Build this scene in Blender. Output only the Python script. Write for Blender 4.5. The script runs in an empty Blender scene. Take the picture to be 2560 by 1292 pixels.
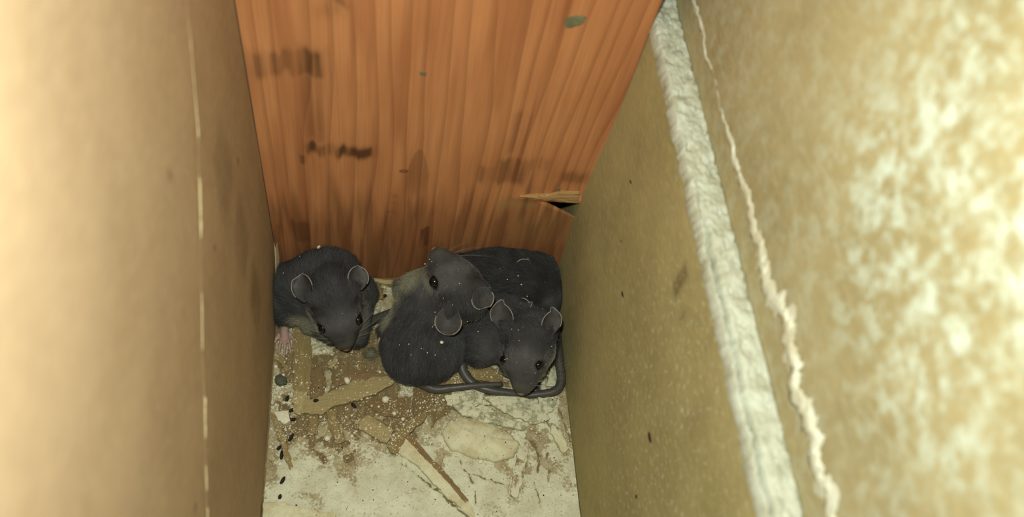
import bpy, bmesh, math, random
import numpy as np
from mathutils import Vector, Matrix
from mathutils.bvhtree import BVHTree

S = 0.001                      # everything below is written in millimetres
SC = bpy.context.scene
COL = SC.collection
rng = np.random.default_rng(7)
random.seed(7)

# ------------------------------------------------------------------ camera, world, lights, exposure
FPX = 2108.26
CX, CY = 1280.0, 646.0
C = np.array([27.34, -137.07, 240.45])
R = np.array([[0.98547244, 0.01366163, 0.16928507],
              [-0.0756541, -0.85709083, 0.50958],
              [0.15205437, -0.51498415, -0.84360583]])

def ray(px, py):
    return R @ np.array([px - CX, py - CY, FPX])

def plane(px, py, axis, v):
    """point of the photograph on the world plane  axis = v  (mm)"""
    d = ray(px, py)
    return C + (v - C[axis]) / d[axis] * d

def P(px, py, z):
    return plane(px, py, 2, z)

cam = bpy.data.cameras.new('camera')
cam.sensor_fit = 'HORIZONTAL'
cam.sensor_width = 36.0
cam.lens = FPX / 2560 * 36.0
cam.clip_start = 0.002
cam.clip_end = 10
cam.dof.use_dof = True
cam.dof.focus_distance = 0.262
cam.dof.aperture_fstop = 17.0
camo = bpy.data.objects.new('camera', cam)
COL.objects.link(camo)
m = Matrix(((R[0, 0], -R[0, 1], -R[0, 2], C[0] * S),
            (R[1, 0], -R[1, 1], -R[1, 2], C[1] * S),
            (R[2, 0], -R[2, 1], -R[2, 2], C[2] * S),
            (0, 0, 0, 1)))
camo.matrix_world = m
SC.camera = camo

w = bpy.data.worlds.new('world')
SC.world = w
w.use_nodes = True
w.node_tree.nodes['Background'].inputs[0].default_value = (1.0, 0.98, 0.82, 1)
w.node_tree.nodes['Background'].inputs[1].default_value = 0.13

def area_light(name, loc, target, size, energy, color):
    l = bpy.data.lights.new(name, 'AREA')
    l.shape = 'DISK'
    l.size = size * S
    l.energy = energy
    l.color = color
    o = bpy.data.objects.new(name, l)
    COL.objects.link(o)
    o.location = Vector(loc) * S
    d = Vector(target) - Vector(loc)
    o.rotation_euler = d.to_track_quat('-Z', 'Y').to_euler()
    return o

# the phone's torch, beside its lens
lamp_pos = C + R @ np.array([-6.0, -18.0, 0.0])
area_light('phone_torch', lamp_pos, (46, -40, 10), 7, 0.375, (0.93, 1.0, 0.90))
# daylight from the room, falling into the open cavity from above
area_light('room_light', (46, -260, 420), (46, -60, 60), 260, 0.05, (0.95, 1.0, 0.86))

SC.view_settings.view_transform = 'Standard'
SC.view_settings.look = 'None'
SC.view_settings.gamma = 1.0
SC.view_settings.use_curve_mapping = False
SC.view_settings.exposure = 0.0

# ------------------------------------------------------------------ helpers
def hash3(ix, iy, iz, seed):
    h = (ix.astype(np.int64) * 374761393 + iy.astype(np.int64) * 668265263 + iz.astype(np.int64) * 2147483647 + seed * 1274126177)
    h = (h ^ (h >> 13)) * 1274126177 & 0x7fffffff
    h = (h ^ (h >> 16)) * 668265263 & 0x7fffffff
    return ((h ^ (h >> 11)) & 0xffff) / 65535.0

def noise(p, seed=0):
    """smooth lattice noise in 0..1 for an (n, 3) or (n, 2) array"""
    p = np.asarray(p, float)
    if p.shape[-1] == 2:
        p = np.concatenate([p, np.zeros(p.shape[:-1] + (1,))], -1)
    i = np.floor(p).astype(np.int64)
    f = p - i
    f = f * f * (3 - 2 * f)
    r = 0
    for dx in (0, 1):
        for dy in (0, 1):
            for dz in (0, 1):
                wgt = (f[..., 0] if dx else 1 - f[..., 0]) * (f[..., 1] if dy else 1 - f[..., 1]) * (f[..., 2] if dz else 1 - f[..., 2])
                r = r + wgt * hash3(i[..., 0] + dx, i[..., 1] + dy, i[..., 2] + dz, seed)
    return r

def fbm(p, seed=0, oct=3):
    a, s, t = 0.5, 0, 0
    p = np.asarray(p, float)
    for k in range(oct):
        s = s + a * noise(p * 2 ** k, seed + k)
        t += a
        a *= 0.5
    return s / t

def sstep(a, b, x):
    t = np.clip((x - a) / (b - a), 0, 1)
    return t * t * (3 - 2 * t)

def mesh_object(name, verts, faces, mat=None, parent=None, origin=None, smooth=False):
    """verts in world mm; linked with its origin at 'origin' (mm) or at the parent's origin"""
    verts = np.asarray(verts, float)
    if parent is not None:
        o0 = np.array(parent['o_mm'])
    else:
        o0 = np.array(origin if origin is not None else (0, 0, 0), float)
    me = bpy.data.meshes.new(name)
    v = (verts - o0) * S
    if isinstance(faces, np.ndarray):
        n, k = faces.shape
        me.vertices.add(len(v)); me.vertices.foreach_set('co', v.astype(np.float32).ravel())
        me.loops.add(n * k); me.loops.foreach_set('vertex_index', faces.astype(np.int32).ravel())
        me.polygons.add(n); me.polygons.foreach_set('loop_start', np.arange(0, n * k, k, dtype=np.int32))
        me.update(calc_edges=True)
    else:
        me.from_pydata([tuple(x) for x in v], [], [tuple(f) for f in faces])
    me.validate()
    if smooth:
        me.polygons.foreach_set('use_smooth', np.ones(len(me.polygons), bool))
    ob = bpy.data.objects.new(name, me)
    COL.objects.link(ob)
    if mat: me.materials.append(mat)
    if parent is not None:
        ob.parent = parent
    else:
        ob.location = Vector(o0) * S
    ob['o_mm'] = [float(x) for x in o0]
    return ob

def point_attr(ob, name, vals):
    vals = np.asarray(vals, np.float32)
    if vals.ndim == 1:
        a = ob.data.attributes.new(name, 'FLOAT', 'POINT'); a.data.foreach_set('value', vals)
    else:
        if vals.shape[1] == 3:
            vals = np.concatenate([vals, np.ones((len(vals), 1), np.float32)], 1)
        a = ob.data.attributes.new(name, 'FLOAT_COLOR', 'POINT'); a.data.foreach_set('color', vals.ravel())

def empty(name, loc):
    o = bpy.data.objects.new(name, None)
    COL.objects.link(o)
    o.empty_display_size = 0.005
    o.location = Vector(loc) * S
    o['o_mm'] = [float(x) for x in loc]
    return o

def tag(o, label=None, cat=None, group=None, kind=None):
    if label: o['label'] = label
    if cat: o['category'] = cat
    if group: o['group'] = group
    if kind: o['kind'] = kind
    return o

def grid_faces(nu, nv):
    i = np.arange(nu * nv).reshape(nu, nv)
    return np.stack([i[:-1, :-1], i[1:, :-1], i[1:, 1:], i[:-1, 1:]], -1).reshape(-1, 4)

# ---- node helpers
class NT:
    def __init__(s, name):
        s.m = bpy.data.materials.new(name); s.m.use_nodes = True
        s.t = s.m.node_tree; s.n = s.t.nodes; s.l = s.t.links
        s.b = s.n['Principled BSDF']
        s.b.inputs['Specular IOR Level'].default_value = 0.25
    def add(s, typ, **kw):
        n = s.n.new(typ)
        for k, v in kw.items(): setattr(n, k, v)
        return n
    def put(s, sock, v):
        if isinstance(v, bpy.types.NodeSocket): s.l.new(v, sock)
        elif isinstance(v, (tuple, list)) and len(v) == 3 and sock.type == 'RGBA': sock.default_value = (*v, 1)
        else: sock.default_value = v
    def coord(s, scale=(1, 1, 1), kind='Object'):
        tc = s.add('ShaderNodeTexCoord'); mp = s.add('ShaderNodeMapping')
        s.l.new(tc.outputs[kind], mp.inputs[0]); mp.inputs['Scale'].default_value = scale
        return mp.outputs[0]
    def noise(s, vec, scale=1000.0, detail=3, rough=0.55, dist=0.0):
        n = s.add('ShaderNodeTexNoise'); s.l.new(vec, n.inputs['Vector'])
        n.inputs['Scale'].default_value = scale; n.inputs['Detail'].default_value = detail
        n.inputs['Roughness'].default_value = rough; n.inputs['Distortion'].default_value = dist
        return n.outputs['Fac']
    def ramp(s, f, a, b, va=0.0, vb=1.0):
        n = s.add('ShaderNodeMapRange', interpolation_type='SMOOTHSTEP')
        s.put(n.inputs['Value'], f)
        for k, v in zip(('From Min', 'From Max', 'To Min', 'To Max'), (a, b, va, vb)): n.inputs[k].default_value = v
        return n.outputs[0]
    def math(s, op, a, b=0.5):
        n = s.add('ShaderNodeMath', operation=op); s.put(n.inputs[0], a); s.put(n.inputs[1], b)
        return n.outputs[0]
    def mix(s, f, a, b, mode='MIX'):
        n = s.add('ShaderNodeMix', data_type='RGBA', blend_type=mode)
        s.put(n.inputs[0], f); s.put(n.inputs[6], a); s.put(n.inputs[7], b)
        return n.outputs[2]
    def attr(s, name, out='Fac'):
        n = s.add('ShaderNodeAttribute'); n.attribute_name = name
        return n.outputs[out]
    def color(s, c, rough=0.9, spec=None):
        s.put(s.b.inputs['Base Color'], c); s.put(s.b.inputs['Roughness'], rough)
        if spec is not None: s.b.inputs['Specular IOR Level'].default_value = spec
        return s
    def bump(s, h, strength=0.4, dist=0.0002):
        n = s.add('ShaderNodeBump'); n.inputs['Strength'].default_value = strength; n.inputs['Distance'].default_value = dist
        s.l.new(h, n.inputs['Height']); s.l.new(n.outputs[0], s.b.inputs['Normal'])
        return s

# ------------------------------------------------------------------ materials
def paper_mat(name, base, dark, dust_col, dust_lo, dust_hi, dust_scale=620):
    t = NT(name)
    v = t.coord()
    big = t.noise(v, 45, 3)
    fib = t.noise(t.coord((1, 0.35, 1)), 900, 3)
    c = t.mix(t.ramp(big, .3, .7), base, dark)
    c = t.mix(t.ramp(fib, .35, .75, 0, .35), c, tuple(x * 1.35 for x in base))
    c = t.mix(t.attr('stain_and_tone'), c, (0.075, 0.045, 0.022))
    sp = t.ramp(t.noise(v, dust_scale, 4, .65), dust_lo, dust_hi)
    sp2 = t.ramp(t.noise(v, 2100, 2, .5), .70, .80, 0, .7)
    d = t.math('MULTIPLY', t.math('MAXIMUM', sp, sp2), t.attr('dust'))
    c = t.mix(d, c, dust_col)
    t.color(c, 0.92, 0.15)
    return t.bump(t.math('ADD', t.math('MULTIPLY', fib, .5), d), 0.25, 0.00012).m

M = {}
M['paper_left'] = paper_mat('brown_paper_left', (0.475, 0.342, 0.21), (0.415, 0.29, 0.174), (0.75, 0.68, 0.5), .60, .74)
M['paper_right'] = paper_mat('brown_paper_right', (0.40, 0.34, 0.158), (0.32, 0.272, 0.122), (0.70, 0.70, 0.53), .54, .70)
M['paper_upper'] = paper_mat('dusted_brown_paper', (0.37, 0.315, 0.165), (0.30, 0.252, 0.125), (0.57, 0.65, 0.55), .38, .70, 330)

def gypsum_mat(name, c1=(0.80, 0.80, 0.66), c2=(0.60, 0.58, 0.42), warm=(0.46, 0.36, 0.20), warm_amt=0.0):
    t = NT(name)
    v = t.coord()
    n1 = t.noise(v, 260, 4)
    n2 = t.noise(v, 1500, 3, .6)
    c = t.mix(t.ramp(n1, .35, .7), c1, c2)
    c = t.mix(t.ramp(n2, .58, .72, 0, .5), c, (0.36, 0.33, 0.22))
    if warm_amt:
        c = t.mix(t.ramp(t.noise(v, 90, 4, .6), .5, .62, 0, warm_amt), c, warm)
    t.color(c, 0.95, 0.1)
    return t.bump(t.math('ADD', n2, n1), 0.5, 0.00025).m
M['gypsum'] = gypsum_mat('crumbly_gypsum', (0.50, 0.52, 0.43), (0.38, 0.38, 0.28))
M['crumb'] = gypsum_mat('gypsum_crumb', (0.80, 0.76, 0.58), (0.66, 0.60, 0.42))
M['torn_paper'] = gypsum_mat('torn_paper', (0.66, 0.67, 0.55), (0.54, 0.52, 0.38), (0.50, 0.44, 0.28), .4)
M['left_edge'] = gypsum_mat('frayed_paper_edge', (0.56, 0.45, 0.27), (0.46, 0.35, 0.19))

def dust_mat():
    t = NT('plaster_dust')
    v = t.coord()
    n1 = t.noise(v, 130, 5, .6)
    n2 = t.noise(v, 1700, 3, .65)
    n3 = t.noise(v, 420, 4, .6)
    white = t.mix(t.ramp(n1, .3, .75), (0.72, 0.72, 0.55), (0.56, 0.54, 0.38))
    dirty = t.mix(t.ramp(n3, .35, .65), (0.30, 0.235, 0.125), (0.44, 0.38, 0.23))
    thin = t.math('SUBTRACT', 1.0, t.attr('thick'))
    n4 = t.noise(v, 1500, 3, .6)
    brk = t.math('ADD', t.math('MULTIPLY', t.math('SUBTRACT', n3, .5), 1.1), t.math('MULTIPLY', t.math('SUBTRACT', n4, .5), 1.5))
    k = t.ramp(t.math('ADD', t.math('MULTIPLY', thin, 1.05), brk), .34, .70)
    c = t.mix(k, white, dirty)
    c = t.mix(t.ramp(n2, .56, .72, 0, .55), c, (0.26, 0.215, 0.12))
    c = t.mix(t.ramp(t.noise(t.coord((1, 1.1, 1)), 2400, 2, .5), .68, .76, 0, .8), c, (0.85, 0.83, 0.66))
    t.color(c, 0.95, 0.1)
    return t.bump(t.math('ADD', n2, n3), 0.7, 0.0003).m
M['dust'] = dust_mat()

def floor_mat():
    t = NT('floor_plank')
    g = t.noise(t.coord((1, .06, 1)), 700, 4)
    c = t.mix(t.ramp(g, .3, .7), (0.23, 0.165, 0.08), (0.16, 0.115, 0.055))
    c = t.mix(t.ramp(t.noise(t.coord(), 500, 4, .7), .55, .66, 0, .7), c, (0.42, 0.37, 0.22))
    c = t.mix(t.ramp(t.noise(t.coord(), 2300, 2), .66, .74), c, (0.75, 0.7, 0.5))
    return t.color(c, .9, .15).m
M['floor'] = floor_mat()

def wood_mat():
    t = NT('orange_pine')
    v = t.coord()
    warp = t.noise(t.coord((1, 1, .12)), 38, 2)
    sep = t.add('ShaderNodeSeparateXYZ'); t.l.new(v, sep.inputs[0])
    x = t.math('ADD', t.math('MULTIPLY', sep.outputs[0], 205.0), t.math('MULTIPLY', warp, 5.5))
    saw = t.math('FRACT', x)
    line = t.ramp(saw, .55, 1.0)
    line = t.math('MULTIPLY', line, t.ramp(saw, .985, 1.0, 1, 0))
    fine = t.noise(t.coord((1, 1, .02)), 1900, 3, .6)
    mot = t.noise(t.coord((1, 1, .35)), 60, 3)
    c = t.mix(t.ramp(mot, .3, .7), (0.55, 0.235, 0.094), (0.46, 0.185, 0.072))
    c = t.mix(t.math('MULTIPLY', line, .42), c, (0.21, 0.075, 0.027))
    c = t.mix(t.ramp(fine, .4, .75, 0, .30), c, (0.28, 0.105, 0.038))
    c = t.mix(t.attr('red'), c, (0.22, 0.058, 0.021))
    c = t.mix(t.attr('bare'), c, (0.40, 0.22, 0.085))
    c = t.mix(t.attr('stain_and_tone'), c, (0.055, 0.022, 0.009))
    t.color(c, .62, .25)
    return t.bump(t.math('ADD', fine, t.math('MULTIPLY', line, -1.0)), .25, .0001).m
M['wood'] = wood_mat()

def chip_mat(name, a, b, dusty):
    t = NT(name)
    info = t.add('ShaderNodeObjectInfo')
    g = t.noise(t.coord((.08, 1, 1)), 1500, 4, .6)
    c = t.mix(t.ramp(g, .3, .7), a, b)
    c = t.mix(t.math('MULTIPLY', info.outputs['Random'], .45), c, tuple(x * .55 for x in a))
    if dusty:
        n = t.noise(t.coord(), 420, 5, .65)
        c = t.mix(t.ramp(n, .62 - dusty * .4, .70 - dusty * .3), c, (0.66, 0.64, 0.46))
    else:
        c = t.mix(t.ramp(t.noise(t.coord(), 2000, 2), .67, .75, 0, .8), c, (0.7, 0.66, 0.46))
    t.color(c, .85, .2)
    return t.bump(g, .8, .0003).m
M['chip'] = chip_mat('tan_wood_chip', (0.33, 0.245, 0.105), (0.26, 0.18, 0.075), 0)
M['chip_pale'] = chip_mat('pale_wood_chip', (0.46, 0.37, 0.18), (0.36, 0.27, 0.12), 0)
M['chip_brown'] = chip_mat('brown_wood_chip', (0.25, 0.17, 0.08), (0.20, 0.13, 0.06), 0)
M['chip_dusty'] = chip_mat('dust_covered_chip', (0.36, 0.27, 0.14), (0.30, 0.21, 0.11), .6)
M['crust'] = chip_mat('grey_green_crust', (0.42, 0.41, 0.27), (0.33, 0.325, 0.205), .48)
M['crust_white'] = gypsum_mat('dusted_plaster_lump', (0.70, 0.68, 0.47), (0.58, 0.52, 0.32), (0.45, 0.33, 0.15), .35)
M['splinter'] = chip_mat('torn_pine', (0.50, 0.31, 0.13), (0.38, 0.21, 0.08), 0)

def plain(name, c, rough=.8, spec=.3, var=.3, scale=800):
    t = NT(name)
    n = t.noise(t.coord(), scale, 3)
    t.color(t.mix(t.ramp(n, .3, .7), c, tuple(x * (1 - var) for x in c)), rough, spec)
    return t.bump(n, .2, .0001).m
M['dropping'] = plain('dark_dropping', (0.020, 0.015, 0.009), .7, .3)
M['lint'] = plain('grey_lint', (0.20, 0.19, 0.13))
M['putty'] = plain('grey_green_putty', (0.20, 0.185, 0.10), .8, .2, .4, 300)
M['eye'] = plain('black_eye', (0.004, 0.004, 0.004), .06, .6, 0)
M['nose'] = plain('nose_skin', (0.30, 0.19, 0.13), .5, .4)
M['pink'] = plain('pink_foot_skin', (0.42, 0.27, 0.22), .55, .35, .25)
M['tail'] = plain('grey_tail_skin', (0.085, 0.078, 0.068), .42, .45, .35, 1500)
M['lump'] = plain('grey_lump', (0.10, 0.105, 0.07), .9)
M['ear'] = plain('dark_ear_skin', (0.075, 0.070, 0.068), .6, .3, .35, 500)
M['rim'] = plain('pale_ear_edge', (0.30, 0.27, 0.24), .6, .3, .2)

def fur_mat(name):
    t = NT(name)
    t.color(t.attr('tint', 'Color'), .75, .18)
    return t.m
M['fur'] = fur_mat('mouse_fur')
M['body'] = fur_mat('mouse_skin')

# ------------------------------------------------------------------ setting: floor, walls, stud, drywall board
YB, YF = 0.0, -215.0
fl = mesh_object('floor', [(-1, YF, 0), (96, YF, 0), (96, 1, 0), (-1, 1, 0), (-1, YF, -8), (96, YF, -8), (96, 1, -8), (-1, 1, -8)],
                 [(0, 1, 2, 3), (7, 6, 5, 4), (0, 4, 5, 1), (1, 5, 6, 2), (2, 6, 7, 3), (3, 7, 4, 0)], M['floor'])
tag(fl, 'brown plank floor of the cavity, mostly hidden under dust and chips', kind='structure')

def dot_mask(X, Y, items):
    """items: (x, y, half_x, half_y, softness, amount)"""
    r = np.zeros_like(X)
    for (x, y, hx, hy, s, a) in items:
        d = np.maximum(np.abs(X - x) - hx, 0) ** 2 + np.maximum(np.abs(Y - y) - hy, 0) ** 2
        r = np.maximum(r, a * np.exp(-d / (s * s)))
    return r

# left wall: paper-faced board, x = 0
ys = np.linspace(40, YF, 256); zs = np.linspace(-2, 262, 265)
Y, Z = np.meshgrid(ys, zs, indexing='ij')
bulge = 0.25 * fbm(np.stack([Y / 30, Z / 30], -1), 3)
Xw = bulge - 0.25
n = Y.size
front = np.stack([Xw, Y, Z], -1).reshape(-1, 3)
back = np.array([(-12, 40, -2), (-12, YF, -2), (-12, YF, 262), (-12, 40, 262)], float)
wl = mesh_object('wall_left', np.concatenate([front, back]), [tuple(f) for f in grid_faces(256, 265)] +
                 [(n, n + 1, n + 2, n + 3), (0, n, n + 3, 264), (255 * 265, 255 * 265 + 264, n + 2, n + 1)], M['paper_left'], smooth=True)
a, b = plane(560, 420, 0, 0), plane(640, 740, 0, 0)
st = dot_mask(Y, Z, [(a[1], a[2], 3, 6, 6, .36), (b[1], b[2], 2, 7, 6, .4), ((a[1] + b[1]) / 2, (a[2] + b[2]) / 2, 3, 7, 5, .36)])
st = st * (0.4 + 0.9 * fbm(np.stack([Y / 6, Z / 10], -1), 9))
sp = [plane(*q, 0, 0) for q in ((538, 622), (427, 440), (596, 405), (490, 1270))]
st = np.maximum(st, dot_mask(Y, Z, [(q[1], q[2], .15, .6, .55, .6) for q in sp]))
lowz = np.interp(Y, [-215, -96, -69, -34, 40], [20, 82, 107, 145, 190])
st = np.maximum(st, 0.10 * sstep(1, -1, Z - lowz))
point_attr(wl, 'stain_and_tone', np.concatenate([st.ravel(), np.zeros(4)]))
point_attr(wl, 'dust', np.concatenate([(0.35 * np.ones_like(st)).ravel(), np.zeros(4)]))
tag(wl, 'brown paper-faced drywall along the left side with a thin frayed seam', kind='structure')

def ribbon(name, pts, normal, wid, thick, seed, mat, parent, step=0.3, amp=0.5, gaps=0.0):
    """ragged raised strip along a world polyline (mm), lying on a surface with 'normal'"""
    pts = np.asarray(pts, float); nrm = np.asarray(normal, float)
    seg = np.linalg.norm(np.diff(pts, axis=0), axis=1); s = np.concatenate([[0], np.cumsum(seg)])
    q = np.arange(0, s[-1], step)
    c = np.stack([np.interp(q, s, pts[:, k]) for k in range(3)], -1)
    t = np.gradient(c, axis=0); t /= np.linalg.norm(t, axis=1)[:, None]
    side = np.cross(t, nrm); side /= np.linalg.norm(side, axis=1)[:, None]
    ww = np.interp(q, np.linspace(0, s[-1], len(wid)), wid)
    ww = ww * (1 - gaps * sstep(.55, .40, fbm(np.stack([q / 5.0, np.zeros_like(q)], -1), seed + 60, 3)))
    k = 9
    V = np.zeros((len(q), k, 3))
    for j in range(k):
        u = j / (k - 1) * 2 - 1
        rag = 1 + amp * 2 * (fbm(np.stack([q / 1.1, np.full_like(q, u * 3)], -1), seed + j) - .5)
        off = 0.9 * ww * (fbm(np.stack([q / 4.0, np.zeros_like(q)], -1), seed + 40) - .5)
        h = thick * (1 - u * u) * (0.5 + fbm(np.stack([q / .9, np.full_like(q, u * 2)], -1), seed + 20)) * ww / ww.max() - 0.08
        V[:, j] = c + side * (u * ww * .5 * rag + off)[:, None] + nrm * h[:, None]
    return mesh_object(name, V.reshape(-1, 3), grid_faces(len(q), k), mat, parent)

seam = [plane(x, y, 0, 0.0) for x, y in ((455, -60), (468, 0), (478, 110), (490, 260), (496, 330), (499, 450), (503, 600), (505, 760), (507, 900), (512, 1000), (515, 1150), (519, 1292), (524, 1450))]
rb = ribbon('frayed_seam', seam, (1, 0, 0), [.1, .12, .15, .3, .4, .3, .25, .25, .45, .3, .35, .35, .35], .28, 5, M['left_edge'], wl, amp=.9, gaps=.85)

# right: upper sheet (structure) behind, lower board (thing) in front
XR, XU, ZT = 89.0, 95.4, 115.0
ys = np.linspace(40, YF, 226); zs = np.linspace(90, 262, 173)
Y, Z = np.meshgrid(ys, zs, indexing='ij'); n = Y.size
Xw = XU + 0.3 * fbm(np.stack([Y / 25, Z / 25], -1), 13)
wr = mesh_object('wall_right', np.concatenate([np.stack([Xw, Y, Z], -1).reshape(-1, 3), np.array([(108, 40, 90), (108, YF, 90), (108, YF, 262), (108, 40, 262)], float)]),
                 [tuple(f[::-1]) for f in grid_faces(226, 173)] + [(n + 3, n + 2, n + 1, n), (172, n + 3, n, 0), (n + 1, n + 2, 225 * 173 + 172, 225 * 173)], M['paper_upper'], smooth=True)
q1, q2, q3 = plane(2420, 500, 0, XU), plane(2330, 800, 0, XU), plane(2500, 300, 0, XU)
du = .22 + dot_mask(Y, Z, [(q1[1], q1[2], 8, 8, 16, .75), (q2[1], q2[2], 10, 4, 13, .55), (q3[1], q3[2], 4, 6, 12, .4)])
du = np.clip(du * (0.5 + fbm(np.stack([Y / 9, Z / 9], -1), 19)), 0, 1)
point_attr(wr, 'stain_and_tone', np.zeros(n + 4)); point_attr(wr, 'dust', np.concatenate([du.ravel(), np.zeros(4)]))
tag(wr, 'upper brown drywall sheet on the right, dusted white with a ragged torn line', kind='structure')
tl = [plane(x, y, 0, XU + .1) for x, y in ((1722, -40), (1738, 20), (1760, 90), (1766, 140), (1785, 190), (1800, 270), (1828, 360), (1850, 440), (1868, 500), (1880, 570), (1905, 640), (1928, 720), (1965, 800), (1980, 900), (1990, 990), (2030, 1090), (2050, 1190), (2075, 1230), (2085, 1292), (2110, 1420))]
ribbon('torn_paper_line', tl, (-1, 0, 0), [.8, 1.4, 1.8, 1.2, 1.3, 1.5, 2.0, 2.2, 2.9, 3.4, 3.8, 3.8, 4.2, 4.0, 3.4, 2.8], .5, 31, M['torn_paper'], wr, amp=1.2)

db = empty('drywall_board', (XR, -60, 0))
tag(db, 'lower brown drywall board on the right with an exposed white gypsum top edge', 'board')
ys = np.linspace(40, YF, 226); zs = np.linspace(-2, 113.4, 117)
Y, Z = np.meshgrid(ys, zs, indexing='ij'); n = Y.size
Xw = XR + 0.2 * fbm(np.stack([Y / 25, Z / 25], -1), 23) - 1.3 * np.exp(-((Z - 48) / 28) ** 2) * sstep(-55, -4, Y)
pf = mesh_object('paper_face', np.concatenate([np.stack([Xw, Y, Z], -1).reshape(-1, 3), np.array([(95.3, 40, -2), (95.3, YF, -2), (95.3, YF, 113.4), (95.3, 40, 113.4)], float)]),
                 [tuple(f[::-1]) for f in grid_faces(226, 117)] + [(n + 3, n + 2, n + 1, n), (116, n + 3, n, 0), (n + 1, n + 2, 225 * 117 + 116, 225 * 117)], M['paper_right'], db, smooth=True)
g1, g2, g3 = plane(1700, 700, 0, XR), plane(1706, 790, 0, XR), plane(1740, 1050, 0, XR)
st = dot_mask(Y, Z, [(g1[1], g1[2], .8, 3.2, 1.1, .55), (g2[1], g2[2], .3, 1.4, .7, .4), (g3[1], g3[2], 1, 4, 3, .16)]) * (.5 + .9 * fbm(np.stack([Y / 1.2, Z / 1.6], -1), 4))
d1, d2 = plane(1740, 1000, 0, XR), plane(1650, 1150, 0, XR)
du = .12 + dot_mask(Y, Z, [(d1[1], d1[2], 10, 30, 26, .42), (d2[1], d2[2], 14, 20, 22, .45)])
du = du * (0.45 + 1.0 * fbm(np.stack([Y / 8, Z / 8], -1), 29))
point_attr(pf, 'stain_and_tone', np.concatenate([st.ravel(), np.zeros(4)])); point_attr(pf, 'dust', np.concatenate([du.ravel(), np.zeros(4)]))

# crumbly cut edge of the board: cross-section swept along y
q = np.arange(38, YF, -0.35)
u = np.linspace(0, 1, 40)
Q, U = np.meshgrid(q, u, indexing='ij')
rag = 0.9 * (fbm(np.stack([q / 3.0, np.zeros_like(q)], -1), 51, 4) - .5) + .5 * (fbm(np.stack([q / .9, np.zeros_like(q)], -1), 52, 2) - .5)
gro = sstep(-44, -60, q) * (0.9 + .9 * (fbm(np.stack([q / 5, np.zeros_like(q)], -1), 53) - .5))
fx = XR - 0.15 + 1.4 * np.interp(q, [-215, -115, -70, -40, 0, 10], [.25, .1, .35, .35, .15, .1]) * 0 + rag * .95
X = fx[:, None] * (1 - U) + (XU - .05) * U
ridge = 113.2 + 0.5 * rag
crown = ZT + 1.5 * (fbm(np.stack([Q / 1.9, U * 3.4], -1), 54, 4) - .5) - .5 * sstep(.58, .75, fbm(np.stack([Q / .8, U * 8], -1), 55, 3))
crown = crown - (1 - sstep(0, .12, U)) * 1.2
dip = np.exp(-((U - .24 - .05 * (fbm(np.stack([Q / 6, 0 * U], -1), 56) - .5)) / .06) ** 2) * gro[:, None] * 2.6
Zc = crown - dip
Zc[:, 0] = ridge - 2.2; X[:, 0] = XR + .35
Zc[:, 1] = ridge - .9; X[:, 1] = fx - .12 + .2 * (fbm(np.stack([q / .5, np.zeros_like(q)], -1), 57) - .5)
Zc[:, 2] = np.minimum(Zc[:, 2], ridge + .8)
mesh_object('gypsum_edge', np.stack([X, Q, Zc], -1).reshape(-1, 3), grid_faces(len(q), 40), M['gypsum'], db, smooth=True)

def sliver(name, p0, p1, r, mat, parent, nrm=(0, 0, 1), origin=None):
    """tapered pellet between two points"""
    p0, p1 = np.array(p0, float), np.array(p1, float)
    ax = p1 - p0; L = np.linalg.norm(ax); ax /= L
    e1 = np.cross(ax, nrm); e1 /= np.linalg.norm(e1); e2 = np.cross(ax, e1)
    V, F = [], []
    prof = ((0, .25), (.12, .75), (.4, 1), (.7, .9), (.92, .5), (1, .15))
    for i, (t, rr) in enumerate(prof):
        for k in range(8):
            an = k * math.pi / 4
            V.append(p0 + ax * L * t + (e1 * math.cos(an) + e2 * math.sin(an)) * r * rr * (1 + .18 * math.sin(k * 2.3 + i)))
    for i in range(len(prof) - 1):
        for k in range(8):
            F.append((i * 8 + k, i * 8 + (k + 1) % 8, (i + 1) * 8 + (k + 1) % 8, (i + 1) * 8 + k))
    F.append(tuple(range(7, -1, -1))); F.append(tuple(range(40, 48)))
    return mesh_object(name, V, F, mat, parent, origin=origin, smooth=True)

for (a, b, r) in (((1555, 728), (1558, 743), .28), ((1622, 1080), (1627, 1107), .35), ((1576, 450), (1578, 460), .22), ((1589, 1236), (1591, 1246), .22), ((1553, 600), (1554, 606), .18)):
    sliver('dark_speck', plane(*a, 0, XR - .1), plane(*b, 0, XR - .1), r, M['dropping'], pf, (1, 0, 0))

# wooden stud closing the back, y = 0, with a torn notch at its right edge
ws = empty('wooden_stud', (44, 0, 0))
tag(ws, 'orange-brown pine stud with dark stains closing the back of the cavity', 'board')
xs = np.linspace(.1, 88.9, 297); zs = np.concatenate([np.linspace(-2, 130, 441), np.linspace(132, 262, 40)])
X, Z = np.meshgrid(xs, zs, indexing='ij'); n = X.size
ap = plane(1338, 500, 1, 0); ur = plane(1440, 510, 1, 0); lr = plane(1436, 546, 1, 0)
tt = np.clip((X - ap[0]) / (90 - ap[0]), 0, 1)
zu = ap[2] + (ur[2] + .8 - ap[2]) * tt; zl = ap[2] + (lr[2] - .6 - ap[2]) * tt ** .85
inside = sstep(0, .35, zu - Z) * sstep(0, .9, Z - zl) * (X > ap[0])
Yd = inside * .5
Yd += 0.12 * (fbm(np.stack([X / 1.3, Z / 30], -1), 61) - .5)
Yd -= np.exp(-(((Z - zu - 1.2) / 1.6) ** 2)) * .7 * sstep(-.2, .8, (X - ap[0] + 8) / 20) * (X > ap[0] - 9)
keepf = [tuple(f) for f in grid_faces(297, len(zs))]
hole = ((inside > .02) & (tt > .2) & (Z > zl + 1.6 * (1 - tt))).ravel()
keepf = [f for f in keepf if not all(hole[k] for k in f)]
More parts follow.
